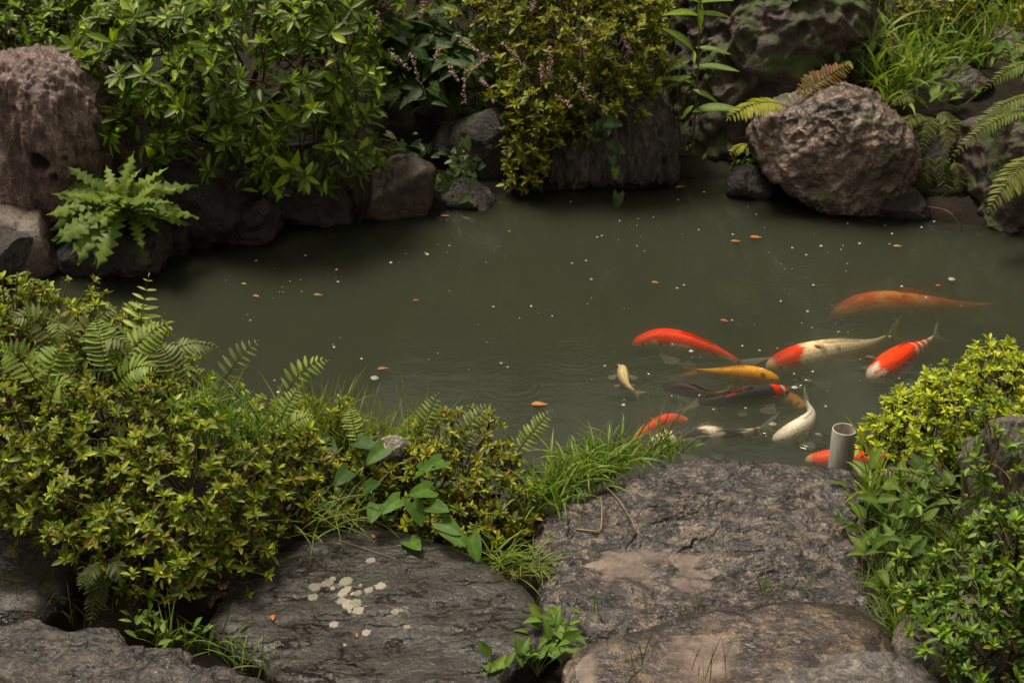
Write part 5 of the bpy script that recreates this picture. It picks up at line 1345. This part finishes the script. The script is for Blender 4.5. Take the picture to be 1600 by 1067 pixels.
# ------------------------------------------------------------------ things floating on the pond
fl = leaf_t('ovate', 6, .15, .02, cols=5, wid=.24)
def floating(px, py, L, col, label, ang):
    c = P(px, py, .0015); V, F, mid = fl
    ca, sa = math.cos(ang), math.sin(ang)
    v = np.stack([V[:, 0] * ca - V[:, 1] * sa, V[:, 0] * sa + V[:, 1] * ca, np.abs(V[:, 2]) + .02], -1) * L + c
    solo('floating_leaf', new_mesh('floating_leaf', v, F, M['dry'], np.array(col)[None] * mid[:, None]), label, 'leaf', 'fallen leaves on the pond')
random.seed(81)
LO, LY, LR = (.42, .13, .02), (.40, .22, .03), (.30, .05, .02)
for (px, py, L, c, lab) in [(830, 632, .055, LO, 'long orange leaf floating before the yellow and bronze bush'), (1172, 371, .05, LO, 'bright orange leaf floating below the knobbly boulder'), (1396, 385, .036, LY, 'yellow leaf floating below the low dark rock'),
                            (1142, 377, .04, LO, 'dull orange leaf floating near the bright orange one'), (645, 470, .026, LR, 'tiny dark red leaf alone in the middle of the pond'), (395, 462, .030, LO, 'small round orange leaf floating off the hedge'),
                            (490, 461, .036, (.22, .12, .05), 'brown leaf scrap floating in the middle of the pond'), (590, 577, .038, (.25, .10, .04), 'brown curled leaf floating next to a large white petal'), (688, 338, .04, LO, 'orange leaf floating below the ivy'),
                            (1056, 294, .05, LO, 'orange leaf at the mud shelf'), (1018, 441, .030, LO, 'orange leaf floating above the red and white koi'), (1272, 540, .028, LO, 'orange scrap floating on the cream koi'),
                            (1352, 558, .040, (.12, .05, .03), 'dark leaf floating by the red saddled koi'), (377, 443, .024, (.20, .26, .04), 'small green leaf floating off the hedge'), (1125, 500, .034, LR, 'reddish leaf floating behind the red koi with white flanks'), (1462, 446, .02, LO, 'tiny orange scrap above the huge orange koi')]:
    floating(px, py, L, c, lab, random.uniform(-.5, .5))
def fleck(px, py, d):
    c = P(px, py, .001); k = 9; a = np.linspace(0, 2 * math.pi, k, endpoint=False) + random.random(); r = d / 2
    w = [random.uniform(.8, 1.15) for _ in a]
    V = [(c[0] + r * q * math.cos(t), c[1] + r * q * .9 * math.sin(t), c[2] - .001) for t, q in zip(a, w)] + [(c[0] + .6 * r * q * math.cos(t), c[1] + .6 * r * q * .9 * math.sin(t), c[2] + r * .22) for t, q in zip(a, w)] + [(c[0], c[1], c[2] + r * .28)]
    F = [(i, (i + 1) % k, k + (i + 1) % k, k + i) for i in range(k)] + [(k + i, k + (i + 1) % k, 2 * k) for i in range(k)]
    solo('petal_fleck', new_mesh('petal_fleck', V, F, M['petal'], np.tile(np.array([.50, .47, .42]) * random.uniform(.45, 1.1), (len(V), 1))), 'tiny white petal fleck floating on the dark pond', 'petal', 'white flecks floating on the pond')
big = [(1487, 436, .028), (585, 590, .030), (1242, 605, .022), (1207, 662, .024), (1190, 576, .016), (1080, 548, .016), (974, 632, .013), (1144, 500, .012), (924, 436, .012), (668, 397, .014), (477, 399, .014), (611, 410, .013), (528, 440, .012), (526, 421, .012), (665, 395, .011), (916, 407, .014), (894, 411, .010), (771, 479, .010),
       (830, 478, .010), (391, 500, .010), (400, 407, .010), (522, 542, .011), (783, 567, .010), (565, 560, .009), (1058, 450, .012), (1092, 359, .012), (1145, 366, .012), (1238, 387, .012), (1260, 398, .012), (1283, 384, .014), (1343, 380, .012), (1390, 381, .010), (1271, 445, .012), (1409, 447, .012), (1262, 486, .011), (1310, 518, .010), (1460, 346, .014), (1440, 355, .010), (1182, 335, .010), (1160, 540, .010), (1187, 547, .010), (945, 571, .009), (967, 570, .010), (435, 612, .014), (892, 315, .011), (1060, 312, .011), (705, 320, .011), (660, 330, .012), (1115, 639, .009), (1165, 637, .008), (1093, 617, .009), (1270, 580, .009), (1220, 470, .010), (1100, 300, .010)]
for px, py, d in big: fleck(px, py, d)
clus = [(random.uniform(260, 1540), random.uniform(330, 620)) for _ in range(16)] + [(1150, 520), (1300, 400), (1230, 600), (700, 350), (1000, 330), (1440, 360)]
k = 0
while k < 120:
    if random.random() < .65:
        cx, cy = random.choice(clus); px, py = random.gauss(cx, 48), random.gauss(cy, 16)
    else: px, py = random.uniform(230, 1560), random.uniform(320, 640)
    if not (230 < px < 1560 and 315 < py < 640) or py > 350 + (px - 230) * .25 + 220 or py < 420 - (px - 200) * .1: continue
    fleck(px, py, random.choice([.003, .004, .004, .005, .006, .009])); k += 1

# ------------------------------------------------------------------ litter on the stones
def twig(name, pts, r0, col, label, cat='twig', sides=5):
    p = spline(pts, 24); v, f = tube(p, np.linspace(r0, r0 * .5, 24), sides)
    solo(name, new_mesh(name, v, f, M['dry'], np.tile(col, (len(v), 1))), label, cat)
def on(px, py, key, dz=.003):
    h = land(px, py, key); return (h if h is not None else P(px, py, .2)) + np.array([0, 0, dz])
twig('dry_stalk', [on(945, 760, 's13'), on(965, 785, 's13', .012), on(985, 815, 's13', .01), on(1000, 842, 's13')], .0016, (.32, .22, .10), 'straight straw-coloured stalk lying on the rough stone')
twig('dry_stalk', [on(900, 828, 's13'), on(925, 832, 's13', .006), on(938, 830, 's13', .006), on(940, 815, 's13', .03), on(938, 802, 's13', .05)], .0028, (.30, .19, .07), 'bent brown dead leaf stalk standing on the rough stone')
twig('twig', [on(530, 845, 's15'), on(565, 858, 's15', .006), on(612, 872, 's15')], .0014, (.25, .18, .10), 'thin pale twig lying across the dark stepping stone')
twig('twig', [Q(1440, 322, 5.72), Q(1480, 330, 5.6), Q(1500, 352, 5.55), Q(1503, 362, 5.55)], .004, (.09, .06, .04), 'thin dead twig dipping into the water below the ferns')
twig('twig', [Q(690, 315, 5.95), Q(700, 305, 5.9), Q(712, 298, 5.88)], .003, (.10, .07, .04), 'short twig poking from the ivy')
def litter(px, py, key, L, col, label):
    c = on(px, py, key, .003) if key else np.array([*P(px, py, .13)[:2], .0])
    if not key: c[2] = float(ground_z(np.array([c[0]]), np.array([c[1]]))[0]) + .006
    V, F, mid = fl; an = random.uniform(0, 6.28); ca, sa = math.cos(an), math.sin(an)
    v = np.stack([V[:, 0] * ca - V[:, 1] * sa, V[:, 0] * sa + V[:, 1] * ca, V[:, 2] + .1 * V[:, 0]], -1) * L + c
    solo('fallen_leaf', new_mesh('fallen_leaf', v, F, M['dry'], np.array(col)[None] * mid[:, None]), label, 'leaf', 'fallen leaves on the stones')
litter(425, 962, 's15', .025, LO, 'orange fallen leaf on the left of the dark stepping stone')
litter(558, 997, 's15', .018, (.25, .09, .03), 'brown leaf speck near the middle of the dark stepping stone')
litter(585, 842, 's15', .020, (.30, .09, .02), 'rusty leaf under the heart-shaped leaves')
litter(860, 955, 's13', .03, (.28, .09, .03), 'rusty leaf on the left edge of the rough stone')
for k in range(26):
    px, py = random.gauss(365, 22), random.gauss(915, 16)
    litter(px, py, None, random.uniform(.02, .035), random.choice([(.22, .06, .025), (.16, .05, .02), (.10, .04, .02)]), 'rust-brown dead leaf in the drift under the low azalea mound')

# ------------------------------------------------------------------ evergreen trees behind the pond (their reflection darkens the far water)
def tree(px_x, Y, h, w, seed, label, size=1.0, n=5200, low=.58):
    random.seed(seed); r = np.random.default_rng(seed)
    b = np.array([px_x, Y, float(ground_z(np.array([px_x]), np.array([Y]))[0]) - .05])
    root = thing('evergreen_tree', b, label, 'tree', 'evergreen trees behind the pond')
    g = Geo(); top = b + np.array([r.normal(0, .1), r.normal(0, .1), h])
    g.add(*tube(bez(b, (b + top) / 2 + r.normal(0, .1, 3), top, 12), np.linspace(.09, .02, 12), 8), (.05, .035, .025))
    for _ in range(14):
        s = r.uniform(.25, .9); p0 = b + (top - b) * s; d = unit(np.array([r.normal(), r.normal(), .4])); g.add(*tube(bez(p0, p0 + d * w * .4 + [0, 0, .1], p0 + d * w * .85, 6), np.linspace(.03, .008, 6), 5), (.05, .035, .025))
    put('trunk', g.mesh('trunk', M['bark']), root)
    cl = unit(r.normal(size=(60, 3))) * r.uniform(.3, 1, (60, 1)); cl[:, 2] = np.clip(cl[:, 2], -.8, 1)
    ctr = b + np.array([0, 0, h * low]); q = cl[r.integers(0, 60, n)] * np.array([w, w, h * .5]) + r.normal(0, .13, (n, 3)) + ctr
    V, F, mid = leaf_t('lance', 2, .2, .1, wid=.2)
    d = unit(r.normal(size=(n, 3)) + [0, 0, -.2]); nn = unit(r.normal(size=(n, 3)) * .6 + [0, 0, 1]); Rm = frame(d, nn); L = r.uniform(.09, .16, n) * size
    v = q[:, None] + np.einsum('nij,mj->nmi', Rm * L[:, None, None], V); f = F[None] + (np.arange(n) * len(V))[:, None, None]
    col = np.array([(.04, .06, .015), (.055, .08, .02), (.03, .05, .014)])[r.integers(0, 3, n)][:, None] * mid[None, :, None]
    put('crown', new_mesh('crown', v.reshape(-1, 3), f.reshape(-1, 4), M['leaf'], col.reshape(-1, 3)), root, kind='stuff')
for x, Y, h, w, sd, lab in [(-4.2, 8.6, 2.6, 1.1, 1, 'evergreen tree left behind the whorled shrub'), (-2.2, 9.2, 3.0, 1.2, 2, 'evergreen tree straight behind the whorled shrub'), (-.1, 9.0, 2.5, 1.1, 3, 'evergreen tree behind the pink-flowered plant'), (1.7, 9.4, 2.9, 1.15, 4, 'evergreen tree behind the mossy boulder'), (4.0, 8.8, 2.7, 1.2, 5, 'evergreen tree behind the grassy bank'), (-5.2, 6.2, 3.0, 1.1, 6, 'evergreen tree beyond the purple boulder'), (-1.15, 9.7, 2.9, 1.1, 7, 'evergreen tree between the whorled shrub and the pink-flowered plant'), (.8, 9.8, 2.8, 1.1, 8, 'evergreen tree behind the streaked rock'), (2.9, 9.4, 2.9, 1.1, 9, 'evergreen tree behind the narrow-bladed grass'), (-3.2, 9.6, 2.8, 1.1, 10, 'evergreen tree between the left evergreens')]:
    tree(x, Y, h * .62, w, sd, lab)
for x, Y, h, w, sd, lab in [(-3.4, -2.6, 5.6, 1.9, 11, 'unseen added tree blocking low sky, beyond the pitted stone'), (0.2, -4.2, 6.2, 2.2, 12, 'unseen added tree blocking low sky, facing the pond'), (3.6, -2.4, 5.4, 1.9, 13, 'unseen added tree blocking low sky, beyond the glossy shrub'), (-5.8, 1.8, 5.0, 1.7, 14, 'unseen added tree blocking low sky at the side of the hedge'), (5.8, 2.2, 5.2, 1.8, 15, 'unseen added tree blocking low sky at the side of the upright stone')]:
    tree(x, Y, h, w, sd, lab, size=2.6, n=3200)  # added out of view to block low sky light from camera side and flanks
